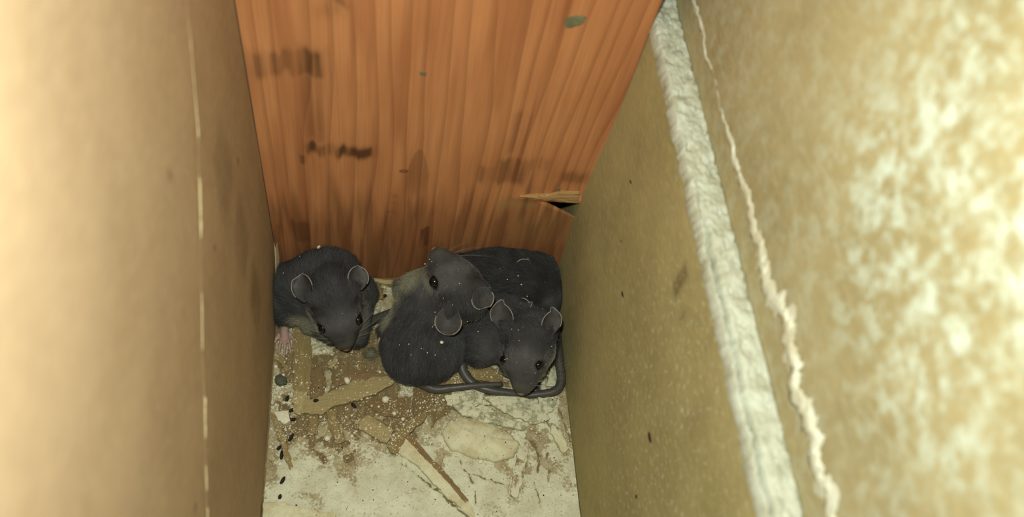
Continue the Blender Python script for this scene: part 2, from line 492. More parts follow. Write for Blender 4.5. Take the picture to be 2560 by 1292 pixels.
wf = mesh_object('stud_face', np.concatenate([np.stack([X, Yd, Z], -1).reshape(-1, 3), np.array([(.1, 36, -2), (88.9, 36, -2), (88.9, 36, 262), (.1, 36, 262)], float)]),
                 keepf + [(n + 3, n + 2, n + 1, n), (n, n + 1, 296 * len(zs), 0), (0, len(zs) - 1, n + 3, n), (len(zs) - 1, n - 1, n + 2, n + 3), (n + 1, n + 2, n - 1, 296 * len(zs))], M['wood'], ws, smooth=True)
def wst(x0, y0, x1, y1, soft, amt):
    p, r_ = plane((x0 + x1) / 2, y0, 1, 0), plane((x0 + x1) / 2, y1, 1, 0)
    l, r2 = plane(x0, (y0 + y1) / 2, 1, 0), plane(x1, (y0 + y1) / 2, 1, 0)
    return ((l[0] + r2[0]) / 2, (p[2] + r_[2]) / 2, max(abs(r2[0] - l[0]) / 2 - soft * .4, .05), max(abs(p[2] - r_[2]) / 2 - soft * .6, .05), soft, amt)
stl = [wst(630, 130, 655, 190, 2, .5), wst(665, 130, 690, 185, 1.6, .6), wst(700, 135, 725, 180, 1.6, .5), wst(730, 130, 755, 190, 1.6, .6), wst(765, 125, 805, 190, 1.8, .85),
       wst(775, 365, 935, 388, 1.8, .95), wst(800, 10, 840, 40, 2.2, .4), wst(835, 0, 860, 14, 1.5, .6), wst(772, 190, 800, 350, 2, .42),
       wst(700, 555, 790, 610, 3.5, .7), wst(918, 520, 932, 580, .8, .5), wst(1050, 570, 1072, 620, 1.0, .8), wst(1052, 575, 1062, 600, .8, .5),
       wst(1250, 400, 1310, 460, 2.0, .6), wst(1205, 415, 1230, 450, 1.6, .55), wst(1225, 550, 1250, 620, 1.0, .5), wst(1400, 435, 1460, 455, 2.2, .5), wst(1330, 395, 1365, 420, 1.6, .35), wst(1285, 280, 1310, 380, 1.6, .35),
       wst(752, 390, 760, 408, .7, .7), wst(690, 600, 1400, 700, 10, .55)]  # last entry: wide band, wood darker along the foot of the stud
streak = 0.25 + 1.1 * sstep(.25, .7, fbm(np.stack([X / 1.6, Z / 40], -1), 63, 3))
wob = 4.2 * (fbm(np.stack([X / 1.5, Z / 25], -1), 64, 2) - .5)
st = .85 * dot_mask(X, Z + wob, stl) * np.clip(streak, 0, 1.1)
ar = plane(1050, 372, 1, 0); ab = plane(1050, 480, 1, 0)
arch = sstep(0, .5, 2.6 * np.sqrt(np.clip((ar[2] - Z) / 7, 0, 1.6)) - np.abs(X - ar[0]) ) * sstep(ar[2], ar[2] - .6, Z) * sstep(ab[2] - 10, ab[2] + 8, Z)
st = np.maximum(st, .32 * arch)
low_edge = 44 + 34 * (fbm(np.stack([X / 2.4, 0 * X], -1), 82, 3) - .5)
st = np.maximum(st, (.26 + .22 * sstep(.35, .65, fbm(np.stack([X / 2, Z / 22], -1), 83, 3))) * sstep(8, -9, Z - low_edge))  # lower stud darker below a soft jagged edge, patchy along the grain
k1, k2, k3, k4 = plane(1010, 428, 1, 0), plane(987, 490, 1, 0), plane(985, 508, 1, 0), plane(978, 530, 1, 0)
for (kk, hx, hz, am) in ((k1, 1.0, .55, .8), (k2, .6, .7, .3), (k3, .5, .5, .3), (k4, 1.1, .6, .45)):
    rr = np.hypot((X - kk[0]) / hx, (Z - kk[2]) / hz)
    st = np.maximum(st, am * np.exp(-((rr - .9) / .45) ** 2))
rd = plane(1405, 20, 1, 0); re = plane(1290, 430, 1, 0)
lx = re[0] + (rd[0] - re[0]) * np.clip((Z - re[2]) / (rd[2] - re[2]), -.2, 1.3) ** 1
red = .62 * np.exp(-((X - lx + 1.5 * (fbm(np.stack([Z / 12, 0 * Z], -1), 66) - .5)) / 2.6) ** 2) * sstep(re[2] - 20, re[2] + 25, Z) * np.clip(streak, 0, 1)
red = np.maximum(red, .35 * sstep(.5, .75, fbm(np.stack([X / 5, Z / 60], -1), 68)))
b1 = plane(1290, 510, 1, 0); b2 = plane(1370, 570, 1, 0)
bare = dot_mask(X, Z, [(b1[0], b1[2], 4, .8, 1.8, .75), (b2[0], b2[2], 7, 4, 5, .5)]) * (.6 + .6 * fbm(np.stack([X / 3, Z / 8], -1), 69))
for nm, v in (('stain_and_tone', st), ('red', red), ('bare', bare)):
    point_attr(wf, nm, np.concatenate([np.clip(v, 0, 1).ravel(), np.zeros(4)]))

def slab(name, poly, top_n, thick, mat, parent=None, origin=None, jag=.25, seed=0, curl=0.0, dome=0.0, world=None):
    """irregular slab: polygon (world mm points, any plane), extruded along -top_n; edges jagged, top uneven"""
    poly = np.asarray(poly, float); nrm = np.asarray(top_n, float); nrm /= np.linalg.norm(nrm)
    out = []
    for i in range(len(poly)):
        p, q_ = poly[i], poly[(i + 1) % len(poly)]
        L = np.linalg.norm(q_ - p); k = max(1, int(L / .8))
        e = np.cross((q_ - p) / max(L, 1e-6), nrm)
        for j in range(k):
            t = j / k
            o_ = 0 if (j == 0) else (noise(np.array([[L * t / .8 + i * 7.3, seed * 3.1]]), seed)[0] - .5) * 2 * jag
            out.append(p + (q_ - p) * t + e * o_)
    out = np.array(out); c = out.mean(0); m_ = len(out)
    rings = [(1.0, -1.0), (1.0, -.12), (.93, .0), (.62, .1), (.3, .16)]
    V = []
    for (s_, h) in rings:
        r_ = c + (out - c) * s_
        r_ = r_ + nrm * (thick * h)
        if h > -.5:
            r_ = r_ + nrm[None] * ((fbm(r_ / 1.8, seed + 5) - .5) * .5 * thick + dome * (1 - s_ ** 2))[:, None]
        V.append(r_)
    V = np.concatenate(V + [c[None] + nrm * (thick * .16 + dome)])
    F = []
    for k in range(len(rings) - 1):
        for i in range(m_):
            F.append((k * m_ + i, k * m_ + (i + 1) % m_, (k + 1) * m_ + (i + 1) % m_, (k + 1) * m_ + i))
    l = (len(rings) - 1) * m_
    for i in range(m_): F.append((l + i, l + (i + 1) % m_, len(V) - 1))
    F.append(tuple(range(m_ - 1, -1, -1)))
    ax = max(range(len(poly)), key=lambda i: np.linalg.norm(poly[(i + 1) % len(poly)] - poly[i]))
    d = poly[(ax + 1) % len(poly)] - poly[ax]
    if parent is not None:
        return mesh_object(name, V, F, mat, parent)
    an = math.atan2(d[1], d[0])
    base = c - nrm * thick
    Rz = np.array([[math.cos(-an), -math.sin(-an), 0], [math.sin(-an), math.cos(-an), 0], [0, 0, 1]])
    o = mesh_object(name, (Rz @ (V - base).T).T, F, mat, origin=(0, 0, 0))
    o.location = Vector(base) * S; o.rotation_euler = (0, 0, an)
    o['o_mm'] = [float(x) for x in base]
    return o

def ccw(poly, nrm):
    poly = np.asarray(poly, float)
    a = sum(np.cross(poly[i] - poly[0], poly[(i + 1) % len(poly)] - poly[0]) for i in range(len(poly)))
    return poly if a @ np.asarray(nrm, float) > 0 else poly[::-1]

tp = [plane(x, y, 1, -.9) for x, y in ((1300, 492), (1352, 489), (1378, 488), (1400, 482), (1449, 483), (1446, 509), (1412, 506), (1370, 500))]
tp = [np.array([min(p[0], 87.9), p[1], p[2]]) for p in tp]
slab('torn_splinter', ccw(tp, (0, -1, 0)), (0, -1, .15), 1.2, M['splinter'], ws, jag=.2, seed=3)
tp = [plane(x, y, 1, -.25) for x, y in ((1410, 62), (1418, 45), (1440, 40), (1466, 44), (1462, 55), (1440, 66), (1420, 72))]
slab('putty_smear', ccw(tp, (0, -1, 0)), (0, -1, 0), .4, M['putty'], ws, jag=.35, seed=4)
tp = [plane(x, y, 1, -.2) for x, y in ((1048, 180), (1066, 182), (1064, 190), (1050, 188))]
slab('putty_fleck', ccw(tp, (0, -1, 0)), (0, -1, 0), .3, M['putty'], ws, jag=.2, seed=5)
tp = [plane(x, y, 1, -.2) for x, y in ((1395, 470), (1400, 468), (1401, 482), (1396, 481))]
slab('putty_drip', ccw(tp, (0, -1, 0)), (0, -1, 0), .3, M['putty'], ws, jag=.1, seed=6)
# paper lip that curls off the left wall at the bottom corner of the stud
lip = [plane(686, 560, 0, .3), plane(692, 596, 0, .9), plane(699, 640, 0, 1.2), plane(698, 690, 0, .9), plane(694, 760, 0, .4), plane(692, 700, 0, .2), plane(690, 640, 0, .2)]
slab('paper_lip', ccw(lip, (1, 0, 0)), (1, 0, 0), .4, M['left_edge'], wl, jag=.1, seed=8)

# ------------------------------------------------------------------ dust and debris on the floor
NXD, NYD = 300, 500
xs = np.linspace(0.3, 88.8, NXD); ys = np.linspace(-.3, -150, NYD)
X, Y = np.meshgrid(xs, ys, indexing='ij')
edge = -50 + 9 * (fbm(np.stack([X / 9, Y / 9], -1), 71) - .5) * 2 + np.interp(X, [0, 20, 40, 55, 70, 89], [-6, -9, -4, 6, 12, 14])
thick = sstep(6, -9, Y - edge)
thick = np.maximum(thick, .52 * sstep(.42, .66, fbm(np.stack([X / 5, Y / 5], -1), 72)))
thick = np.maximum(thick, .5 * sstep(8, 0, X) * sstep(-24, -34, Y))
H = -.35 + thick * (1.0 + .9 * (fbm(np.stack([X / 6, Y / 6], -1), 73) - .5)) + .35 * (fbm(np.stack([X / 1.1, Y / 1.1], -1), 74, 3) - .5)
# cracked crust near the right wall
crack = np.zeros_like(X)
wig = np.stack([fbm(np.stack([X / 1.3, Y / 1.3], -1), 76) - .5, fbm(np.stack([X / 1.3, Y / 1.3], -1), 77) - .5], -1) * 1.1
for line in ([(1144, 1124), (1170, 1126)], [(1219, 1137), (1272, 1147)], [(1287, 1036), (1330, 1046), (1360, 1053)], [(1234, 1047), (1290, 1067)], [(1329, 1072), (1356, 1086)], [(1390, 1066), (1409, 1093)],
             [(1365, 1028), (1367, 1051), (1413, 1116)], [(1371, 1131), (1365, 1150)], [(1371, 1173), (1373, 1215)], [(1337, 1204), (1352, 1257)], [(1005, 1154), (1110, 1238), (1175, 1294)], [(1330, 1100), (1350, 1140), (1345, 1180)],
             [(1180, 1180), (1230, 1200), (1262, 1210)], [(1150, 1150), (1185, 1210), (1190, 1260)], [(1400, 1020), (1412, 1060), (1428, 1100)], [(1300, 1085), (1340, 1110)], [(1215, 1010), (1290, 1030), (1330, 1036)]):
    pl = [P(x, y, .6) for x, y in line]
    for p_, q_ in zip(pl[:-1], pl[1:]):
        dx, dy = q_[0] - p_[0], q_[1] - p_[1]; t_ = np.clip(((X + wig[..., 0] - p_[0]) * dx + (Y + wig[..., 1] - p_[1]) * dy) / (dx * dx + dy * dy), 0, 1)
        dd = np.hypot(X + wig[..., 0] - p_[0] - t_ * dx, Y + wig[..., 1] - p_[1] - t_ * dy)
        crack = np.maximum(crack, np.exp(-(dd / .24) ** 2))
crack *= .35 + .65 * sstep(.3, .55, fbm(np.stack([X / 1.5, Y / 1.5], -1), 78))
H = H - crack * 1.5
mott = sstep(.50, .68, fbm(np.stack([X / 7, Y / 7], -1), 79, 4)) * sstep(-95, -60, Y)
thick = thick * (1 - .62 * mott) * (1 - .45 * sstep(.45, .7, fbm(np.stack([X / 1.6, Y / 1.6], -1), 80, 3)) * sstep(-85, -50, Y))
dust = mesh_object('plaster_dust', np.stack([X, Y, H], -1).reshape(-1, 3), grid_faces(NXD, NYD)[:, ::-1], M['dust'], smooth=True)
point_attr(dust, 'thick', np.clip(thick - crack * .55, 0, 1).ravel())
tag(dust, 'pale plaster dust spread over the floor in front of the mice', 'dust', kind='stuff')

def h_at(x, y):
    i = np.clip((np.asarray(x) - .3) / (88.5) * (NXD - 1), 0, NXD - 1).astype(int); j = np.clip((np.asarray(y) + .3) / -149.7 * (NYD - 1), 0, NYD - 1).astype(int)
    return H[i, j]

CHIPS = [
 # polygon in the photograph, height of its top, thickness, material, label
 ([(731, 800), (775, 805), (779, 900), (775, 985), (734, 992)], 1.0, .9, 'chip', 'long flat tan wood chip lying lengthwise under the chin of the leftmost mouse'),
 ([(778, 925), (806, 912), (816, 962), (811, 988), (774, 995)], 1.0, .8, 'chip_brown', 'short brown wood chip right beside the long upright tan chip'),
 ([(753, 1032), (763, 1000), (800, 990), (850, 966), (892, 950), (990, 935), (994, 950), (940, 985), (872, 1005), (808, 1020), (806, 1036)], 2.3, 1.0, 'chip_pale', 'longest pale wood splinter lying slanted across the other chips on the left'),
 ([(732, 978), (772, 974), (768, 1004), (752, 1038), (734, 1030)], 1.2, .8, 'chip_pale', 'pale stub of wood under the left end of the slanted splinter'),
 ([(772, 1030), (798, 1032), (793, 1084), (768, 1087)], 1.0, .7, 'chip', 'small upright tan chip just below the left end of the slanted splinter'),
 ([(815, 1022), (838, 1024), (850, 1075), (864, 1100), (842, 1110), (822, 1072)], 1.2, .8, 'chip', 'bent tan chip pointing down from the middle of the slanted splinter'),
 ([(897, 1052), (920, 1036), (985, 1074), (966, 1108), (895, 1068)], 1.7, 1.0, 'chip_pale', 'broad pale rectangular chip in the middle of the dusty floor'),
 ([(966, 1114), (1000, 1066), (1068, 1022), (1063, 1046), (1016, 1090), (992, 1136), (975, 1130)], 2.6, 1.0, 'chip', 'pointed olive brown chip resting slanted on the broad pale chip'),
 ([(1036, 972), (1085, 978), (1088, 1008), (1040, 1048), (1030, 1010)], .9, .6, 'chip_brown', 'orange brown chip below the rump of the middle mouse'),
 ([(675, 1030), (685, 1032), (712, 1090), (733, 1165), (725, 1173), (700, 1110)], 1.6, .8, 'chip', 'thin curved sliver of wood along the left wall'),
 ([(693, 880), (702, 882), (722, 924), (716, 931), (697, 905)], 1.2, .7, 'chip', 'tiny olive sliver just below the pink foot beside the left wall'),
 ([(819, 918), (838, 888), (845, 896), (831, 925)], 1.4, .7, 'chip_pale', 'small pale stick in front of the nose of the leftmost mouse'),
 ([(1000, 1090), (1020, 1086), (1100, 1170), (1172, 1252), (1190, 1300), (1110, 1235), (1040, 1160), (985, 1125)], 2.0, 1.3, 'crust_white', 'long dust-covered board strip running to the bottom of the picture'),
 ([(1296, 1114), (1322, 1122), (1310, 1190), (1292, 1249), (1276, 1236), (1286, 1170)], 1.9, 1.0, 'chip_dusty', 'upright dusty brown chip below the large rounded plaster lump'),
 ([(655, 1256), (690, 1252), (790, 1276), (840, 1282), (836, 1300), (655, 1305)], 1.9, 1.0, 'crust_white', 'flat dust-white chip at the bottom left corner of the floor'),
 ([(1168, 915), (1210, 912), (1262, 935), (1250, 955), (1185, 950)], 1.0, .8, 'chip', 'olive chip half hidden behind the tail of the front right mouse'),
 ([(1380, 915), (1395, 905), (1410, 935), (1395, 962), (1365, 965)], 1.2, .8, 'crust', 'grey-green crust flake inside the curl of the tail by the right wall'),
 ([(1112, 988), (1190, 968), (1210, 975), (1206, 1008), (1172, 1026), (1118, 1012)], 1.5, 1.1, 'crust', 'grey-green crust flake right below the tail of the middle mouse'),
 ([(1206, 990), (1300, 988), (1352, 1010), (1376, 1045), (1338, 1060), (1262, 1032)], 1.4, .8, 'crust', 'wide dusty crust flake below the chin of the front right mouse'),
 ([(1130, 1010), (1200, 1020), (1320, 1062), (1310, 1074), (1205, 1052), (1150, 1032)], 2.0, .8, 'crust', 'narrow crust flake along the upper edge of the large plaster lump'),
 ([(1382, 1060), (1402, 1076), (1422, 1120), (1410, 1132), (1376, 1082)], 1.7, .8, 'crust_white', 'white crust flake pressed against the right wall'),
 ([(1345, 992), (1394, 994), (1382, 1028), (1362, 1032)], 1.6, .8, 'crust', 'small grey crust flake below the dark tail in the right corner'),
 ([(935, 694), (985, 700), (988, 711), (936, 703)], 1.2, .7, 'chip_pale', 'thin pale stick against the stud between the leftmost and middle mice'),
 ([(938, 720), (955, 722), (958, 745), (940, 750)], 1.0, .8, 'chip', 'small tan chip in the gap between the leftmost and middle mice'),
 ([(1110, 868 + 115), (1090, 960), (1150, 925), (1165, 945), (1140, 975)], .8, .6, 'chip', 'olive chip between the tails of the middle and front right mice'),
 ([(860, 930), (930, 925), (975, 940), (900, 950), (850, 962)], .7, .5, 'chip_brown', 'flat brown chip just above the slanted splinter'),
 ([(900, 990), (960, 1000), (1030, 990), (1020, 1045), (960, 1040), (915, 1010)], .6, .4, 'chip_brown', 'flat reddish brown chip sprinkled white below the slanted splinter'),
]
chip_obs = []
for i, (pg, zt, th, mt, lab) in enumerate(CHIPS):
    pts = [P(x, y, zt) for x, y in pg]
    base = max(float(h_at(np.mean([p[0] for p in pts]), np.mean([p[1] for p in pts]))), 0.)
    up = base * .75
    pts = [P(x, y, zt + up) for x, y in pg]
    pts = [np.array([min(max(p[0], .4), 88.6), min(p[1], -.4), p[2]]) for p in pts]
    tilt = (random.uniform(-.06, .06), random.uniform(-.06, .06), 1)
    o = slab('crust_flake' if mt.startswith('crust') else 'wood_chip', ccw(pts, (0, 0, 1)), tilt, th + up, M[mt], jag=.42, seed=100 + i)
    tag(o, lab, 'flake' if mt.startswith('crust') else 'wood chip', 'plaster crust flakes on the floor' if mt.startswith('crust') else 'wood chips on the floor')
    chip_obs.append(o)
    if lab.startswith('long dust-covered'): strip = o
pg = [(1104, 1080), (1118, 1056), (1150, 1040), (1200, 1046), (1265, 1075), (1300, 1108), (1286, 1140), (1240, 1152), (1180, 1142), (1125, 1122)]
o = slab('plaster_lump', ccw([P(x, y, 2.0) for x, y in pg], (0, 0, 1)), (0, 0, 1), 2.6, M['crust_white'], jag=.3, seed=150, dome=1.0)
for p in o.data.polygons: p.use_smooth = True
tag(o, 'large rounded plaster lump half buried in dust, middle of the floor', 'plaster lump')
chip_obs.append(o)

be = [P(x, y, 2.5) for x, y in ((1008, 1086), (1024, 1084), (1068, 1132), (1112, 1178), (1172, 1250), (1164, 1256), (1098, 1184), (1052, 1136))]
o = slab('bare_edge', ccw(be, (0, 0, 1)), (0, 0, 1), .8, M['chip_brown'], jag=.2, seed=180)
bpy.context.view_layer.update(); mw_ = o.matrix_world.copy(); o.parent = strip; o.matrix_parent_inverse = strip.matrix_world.inverted(); o['label'] = 'bare brown edge of the dusty strip'; chip_obs.append(o)
def world_bvh(obs):
    vs, fs = [], []
    bpy.context.view_layer.update()
    for o in obs:
        b = len(vs); mw = o.matrix_world
        vs += [mw @ v.co for v in o.data.vertices]; fs += [tuple(b + i for i in p.vertices) for p in o.data.polygons]
    return BVHTree.FromPolygons(vs, fs)

floor_bvh = world_bvh([fl, dust] + chip_obs)
def drop(x, y):
    h = floor_bvh.ray_cast(Vector((x, y, 30)) * S, Vector((0, 0, -1)))
    return h[0].z / S if h[0] is not None else 0.
def cast_px(px, py, bvh):
    d = Vector(ray(px, py)).normalized()
    h = bvh.ray_cast(Vector(C) * S, d)
    return (np.array(h[0]) / S, np.array(h[1])) if h[0] is not None else (None, None)

ICO = bmesh.new(); bmesh.ops.create_icosphere(ICO, subdivisions=1, radius=1)
ICO_V = np.array([v.co[:] for v in ICO.verts]); ICO_F = np.array([[v.index for v in f.verts] for f in ICO.faces])
ICO.free()
def pebble(r, seed):
    g = np.random.default_rng(seed)
    v = ICO_V * (1 + .35 * (g.random((len(ICO_V), 1)) - .5)) * (g.uniform(.7, 1.15, 3) * np.array([1, 1, .75]))
    a = g.uniform(0, 6.28); Rz = np.array([[math.cos(a), -math.sin(a), 0], [math.sin(a), math.cos(a), 0], [0, 0, 1]])
    return (v @ Rz.T) * r

def grains(name, pts, radii, mat, seed):
    g = np.random.default_rng(seed); kinds = [pebble(1, seed + k) for k in range(12)]
    V = np.concatenate([kinds[g.integers(12)] * r + p for p, r in zip(pts, radii)]); m_ = len(ICO_V)
    F = np.concatenate([ICO_F + i * m_ for i in range(len(pts))])
    return mesh_object(name, V, F, mat)

# fine grains: denser where the dust thins out
pts, rad = [], []
while len(pts) < 8500:
    x, y = rng.uniform(.8, 88), rng.uniform(-100, -16)
    e = -47 + np.interp(x, [0, 20, 40, 55, 70, 89], [-6, -9, -4, 6, 10, 12])
    dens = math.exp(-((y - e) / 13) ** 2) * .95 + .12 + (.35 if x < 9 and y > -60 else 0)
    dens *= .25 + 1.5 * float(noise(np.array([[x / 4, y / 4]]), 81)[0]) ** 2
    if rng.random() < dens:
        r = min(.06 + rng.exponential(.08), .42)
        pts.append((x, y, drop(x, y) + r * .3)); rad.append(r)
tag(grains('plaster_grains', pts, rad, M['crumb'], 5), 'fine white plaster grains scattered over the chips and floor', 'grains', kind='stuff')
pts, rad = [], []
for i in range(520):
    x, y = rng.uniform(1, 87), rng.uniform(-98, -30)
    r = min(.06 + rng.exponential(.06), .3); pts.append((x, y, drop(x, y) + r * .3)); rad.append(r)
tag(grains('dark_grit', pts, rad, M['dropping'], 6), 'fine dark grit sprinkled over the plaster dust', 'grit', kind='stuff')

CRL = {(964, 999): 'large square white crumb just below the right end of the slanted splinter', (727, 867): 'white crumb between the pink foot and the long tan chip', (708, 938): 'white crumb on the grey-green lump by the left wall',
       (706, 968): 'round white crumb just below the grey-green lump by the left wall', (698, 993): 'white crumb above the largest white fragment by the left wall', (1008, 1048): 'white crumb at the left edge of the pointed olive chip',
       (985, 1034): 'white crumb on the reddish brown chip, left of the pointed olive chip', (819, 1096): 'round white crumb left of the lower end of the bent tan chip', (811, 879): 'pale crumb left of the small stick at the nose of the leftmost mouse',
       (690, 917): 'white crumb touching the left wall above the grey-green lump', (868, 953): 'large pale crumb on the upper edge of the slanted splinter', (1201, 1155): 'white crumb below the large rounded plaster lump',
       (1224, 1173): 'small white crumb furthest down below the rounded plaster lump', (918, 995): 'white crumb below the slanted splinter, beside a dropping', (1128, 1003): 'white crumb on the grey-green flake below the tail of the middle mouse',
       (1003, 960): 'white crumb just right of the right tip of the slanted splinter', (961, 718): 'white crumb in the gap between the leftmost and middle mice'}
for i, (x, y, r) in enumerate([(964, 999, 1.15), (727, 867, .45), (708, 938, .75), (706, 968, .55), (698, 993, .9), (716, 897, .45), (768, 957, .4), (771, 970, .4), (802, 1041, .55), (918, 995, .5),
                               (985, 1034, .85), (1008, 1048, .9), (819, 1096, 1.2), (811, 879, .8), (690, 917, .7), (868, 953, 1.3), (845, 908, .4), (961, 690 + 28, .55), (1201, 1155, .9), (1224, 1173, .6),
                               (1128, 1003, .6), (1108, 1000, .5), (1329, 1073, .5), (904, 998, .45), (1030, 985, .5), (1020, 1028, .45), (760, 1108, .6), (700, 1160, .7), (880, 1090, .6), (950, 930, .5), (690, 1012, .6), (1003, 960, .7)]):
    p, nn = cast_px(x, y, floor_bvh)
    if p is None: continue
    o = mesh_object('gypsum_crumb', pebble(r, 300 + i), ICO_F, M['crumb'], origin=(0, 0, 0))
    o.location = Vector((p[0], p[1], p[2] + r * .35)) * S; o['o_mm'] = [float(v) for v in p]
    tag(o, CRL.get((x, y), 'tiny white gypsum crumb lying loose on the littered floor'), 'crumb', 'white gypsum crumbs on the floor')
tp = [P(x, y, 1.6) for x, y in ((684, 1028), (722, 1024), (726, 1050), (712, 1060), (694, 1050))]
o = slab('gypsum_crumb', ccw(tp, (0, 0, 1)), (0.05, 0.02, 1), 1.6, M['crumb'], jag=.2, seed=160)
tag(o, 'largest white gypsum fragment, by the left wall beside dark droppings', 'crumb', 'white gypsum crumbs on the floor')

for i, (x, y, an, L, lab) in enumerate([
    (718, 997, 70, 2.2, 'dark dropping left of the stub under the slanted splinter, uppermost along the left wall'), (730, 1026, 20, 2.4, 'dark dropping touching the upper right of the largest white fragment'),
    (730, 1050, 10, 2.8, 'dark dropping at the lower right of the largest white fragment'), (728, 1094, 60, 2.9, 'dark dropping just right of the thin curved sliver by the left wall'),
    (704, 1138, 88, 3.0, 'dark dropping left of the lower end of the thin curved sliver'), (707, 1201, 60, 2.6, 'dark dropping in the white dust below the curved sliver'),
    (790, 1002, 5, 1.7, 'small dropping on top of the left end of the slanted splinter'), (885, 1015, -50, 2.3, 'dark dropping just below the middle of the slanted splinter'),
    (698, 1120, 45, 1.8, 'small dropping under the middle of the curved sliver by the wall'), (700, 1242, 70, 1.6, 'lowest small dropping, just above the flat white chip in the bottom left corner'),
    (962, 741, 30, 1.5, 'small dropping in the gap between the leftmost and middle mice')]):
    p, nn = cast_px(x, y, floor_bvh)
    d = np.array([math.cos(math.radians(an)), math.sin(math.radians(an)), 0]) * L / 2
    o = sliver('mouse_dropping', -d * .92, d * .92, .50, M['dropping'], None, origin=(0, 0, 0))
    o.location = Vector((p[0], p[1], p[2] + .4)) * S; o['o_mm'] = [float(v) for v in p]
    tag(o, lab, 'dropping', 'mouse droppings on the floor')
p = P(700, 947, 0)
o = slab('crust_flake', ccw([P(x, y, 1.4) for x, y in ((688, 940), (702, 934), (718, 944), (716, 958), (700, 962), (688, 955))], (0, 0, 1)), (0, 0, 1), 1.4, M['lump'], jag=.3, seed=170, dome=.5)
tag(o, 'dark grey-green lump beside the left wall above the white fragment', 'flake', 'plaster crust flakes on the floor')

# ------------------------------------------------------------------ mice
def round_cones(p, prims, k):
    """smooth union of round cones; p (n,3)"""
    d = None
    for (a, b, ra, rb) in prims:
        a = np.asarray(a, float); b = np.asarray(b, float)
        ba = b - a; l2 = max(ba @ ba, 1e-9)
        t = np.clip(((p - a) @ ba) / l2, 0, 1)
        t = t * t * (3 - 2 * t) * .0 + t
        di = np.linalg.norm(p - a - t[:, None] * ba, axis=1) - (ra + (rb - ra) * t)
        if d is None: d = di
        else:
            h = np.clip(.5 + .5 * (d - di) / k, 0, 1)
            d = d + (di - d) * h - k * h * (1 - h)
    return d

def surface_nets(fn, lo, hi, h):
    n = np.ceil((np.asarray(hi) - np.asarray(lo)) / h).astype(int) + 1
    ax = [lo[i] + h * np.arange(n[i]) for i in range(3)]
    G = np.stack(np.meshgrid(*ax, indexing='ij'), -1).reshape(-1, 3)
    F = fn(G).reshape(n)
    s = F < 0
    cs = s[:-1, :-1, :-1].astype(np.int8) * 0
    for dx in (0, 1):
        for dy in (0, 1):
            for dz in (0, 1):
                cs = cs + s[dx:n[0] - 1 + dx, dy:n[1] - 1 + dy, dz:n[2] - 1 + dz]
    act = (cs > 0) & (cs < 8)
    idx = -np.ones(act.shape, np.int64); ci = np.argwhere(act); idx[act] = np.arange(len(ci))
    acc = np.zeros((len(ci), 3)); cnt = np.zeros(len(ci))
    for axis in range(3):
        for o1 in (0, 1):
            for o2 in (0, 1):
                off = [0, 0, 0]; oth = [a_ for a_ in range(3) if a_ != axis]
                off[oth[0]] = o1; off[oth[1]] = o2
                A = ci + off; B = A.copy(); B[:, axis] += 1
                fa = F[A[:, 0], A[:, 1], A[:, 2]]; fb = F[B[:, 0], B[:, 1], B[:, 2]]
                mk = (fa < 0) != (fb < 0)
                t = np.where(mk, fa / np.where(mk, fa - fb, 1), 0)
                pt = A + 0.; pt[:, axis] += t
                acc[mk] += pt[mk]; cnt[mk] += 1
    V = np.asarray(lo) + h * acc / cnt[:, None]
    quads = []
    for axis in range(3):
        oth = [a_ for a_ in range(3) if a_ != axis]
        sl0 = [slice(None)] * 3; sl1 = [slice(None)] * 3
        sl0[axis] = slice(0, -1); sl1[axis] = slice(1, None)
        ch = s[tuple(sl0)] != s[tuple(sl1)]
        E_ = np.argwhere(ch)
        ok = (E_[:, oth[0]] > 0) & (E_[:, oth[1]] > 0) & (E_[:, oth[0]] < n[oth[0]] - 1) & (E_[:, oth[1]] < n[oth[1]] - 1)
        E_ = E_[ok]
        qd = []
        for (d1, d2) in ((-1, -1), (0, -1), (0, 0), (-1, 0)):
            c_ = E_.copy(); c_[:, oth[0]] += d1; c_[:, oth[1]] += d2
            qd.append(idx[c_[:, 0], c_[:, 1], c_[:, 2]])
        qd = np.stack(qd, -1)
        flip = s[E_[:, 0], E_[:, 1], E_[:, 2]]
        if axis == 1: flip = ~flip
        qd[~flip] = qd[~flip][:, ::-1]
        quads.append(qd)
    Q = np.concatenate(quads)
    return V, Q

def relax(V, Q, it=2, f=.5):
    for _ in range(it):
        acc = np.zeros_like(V); cnt = np.zeros(len(V))
        for k in range(4):
            for j in (1, 3):
                np.add.at(acc, Q[:, k], V[Q[:, (k + j) % 4]]); np.add.at(cnt, Q[:, k], 1)
        V = V + f * (acc / np.maximum(cnt, 1)[:, None] - V)
    return V

class Mouse: pass
def head_frame(K, F, L, sc):
    m_ = Mouse(); m_.K = np.array(K, float); f = np.array(F, float); f /= np.linalg.norm(f)
    l = np.array(L, float); l -= f * (l @ f); l /= np.linalg.norm(l)
    m_.F, m_.L, m_.U, m_.sc = f, l, np.cross(f, l), sc
    m_.at = lambda x, y, z: m_.K + sc * (x * m_.F + y * m_.L + z * m_.U)
    return m_

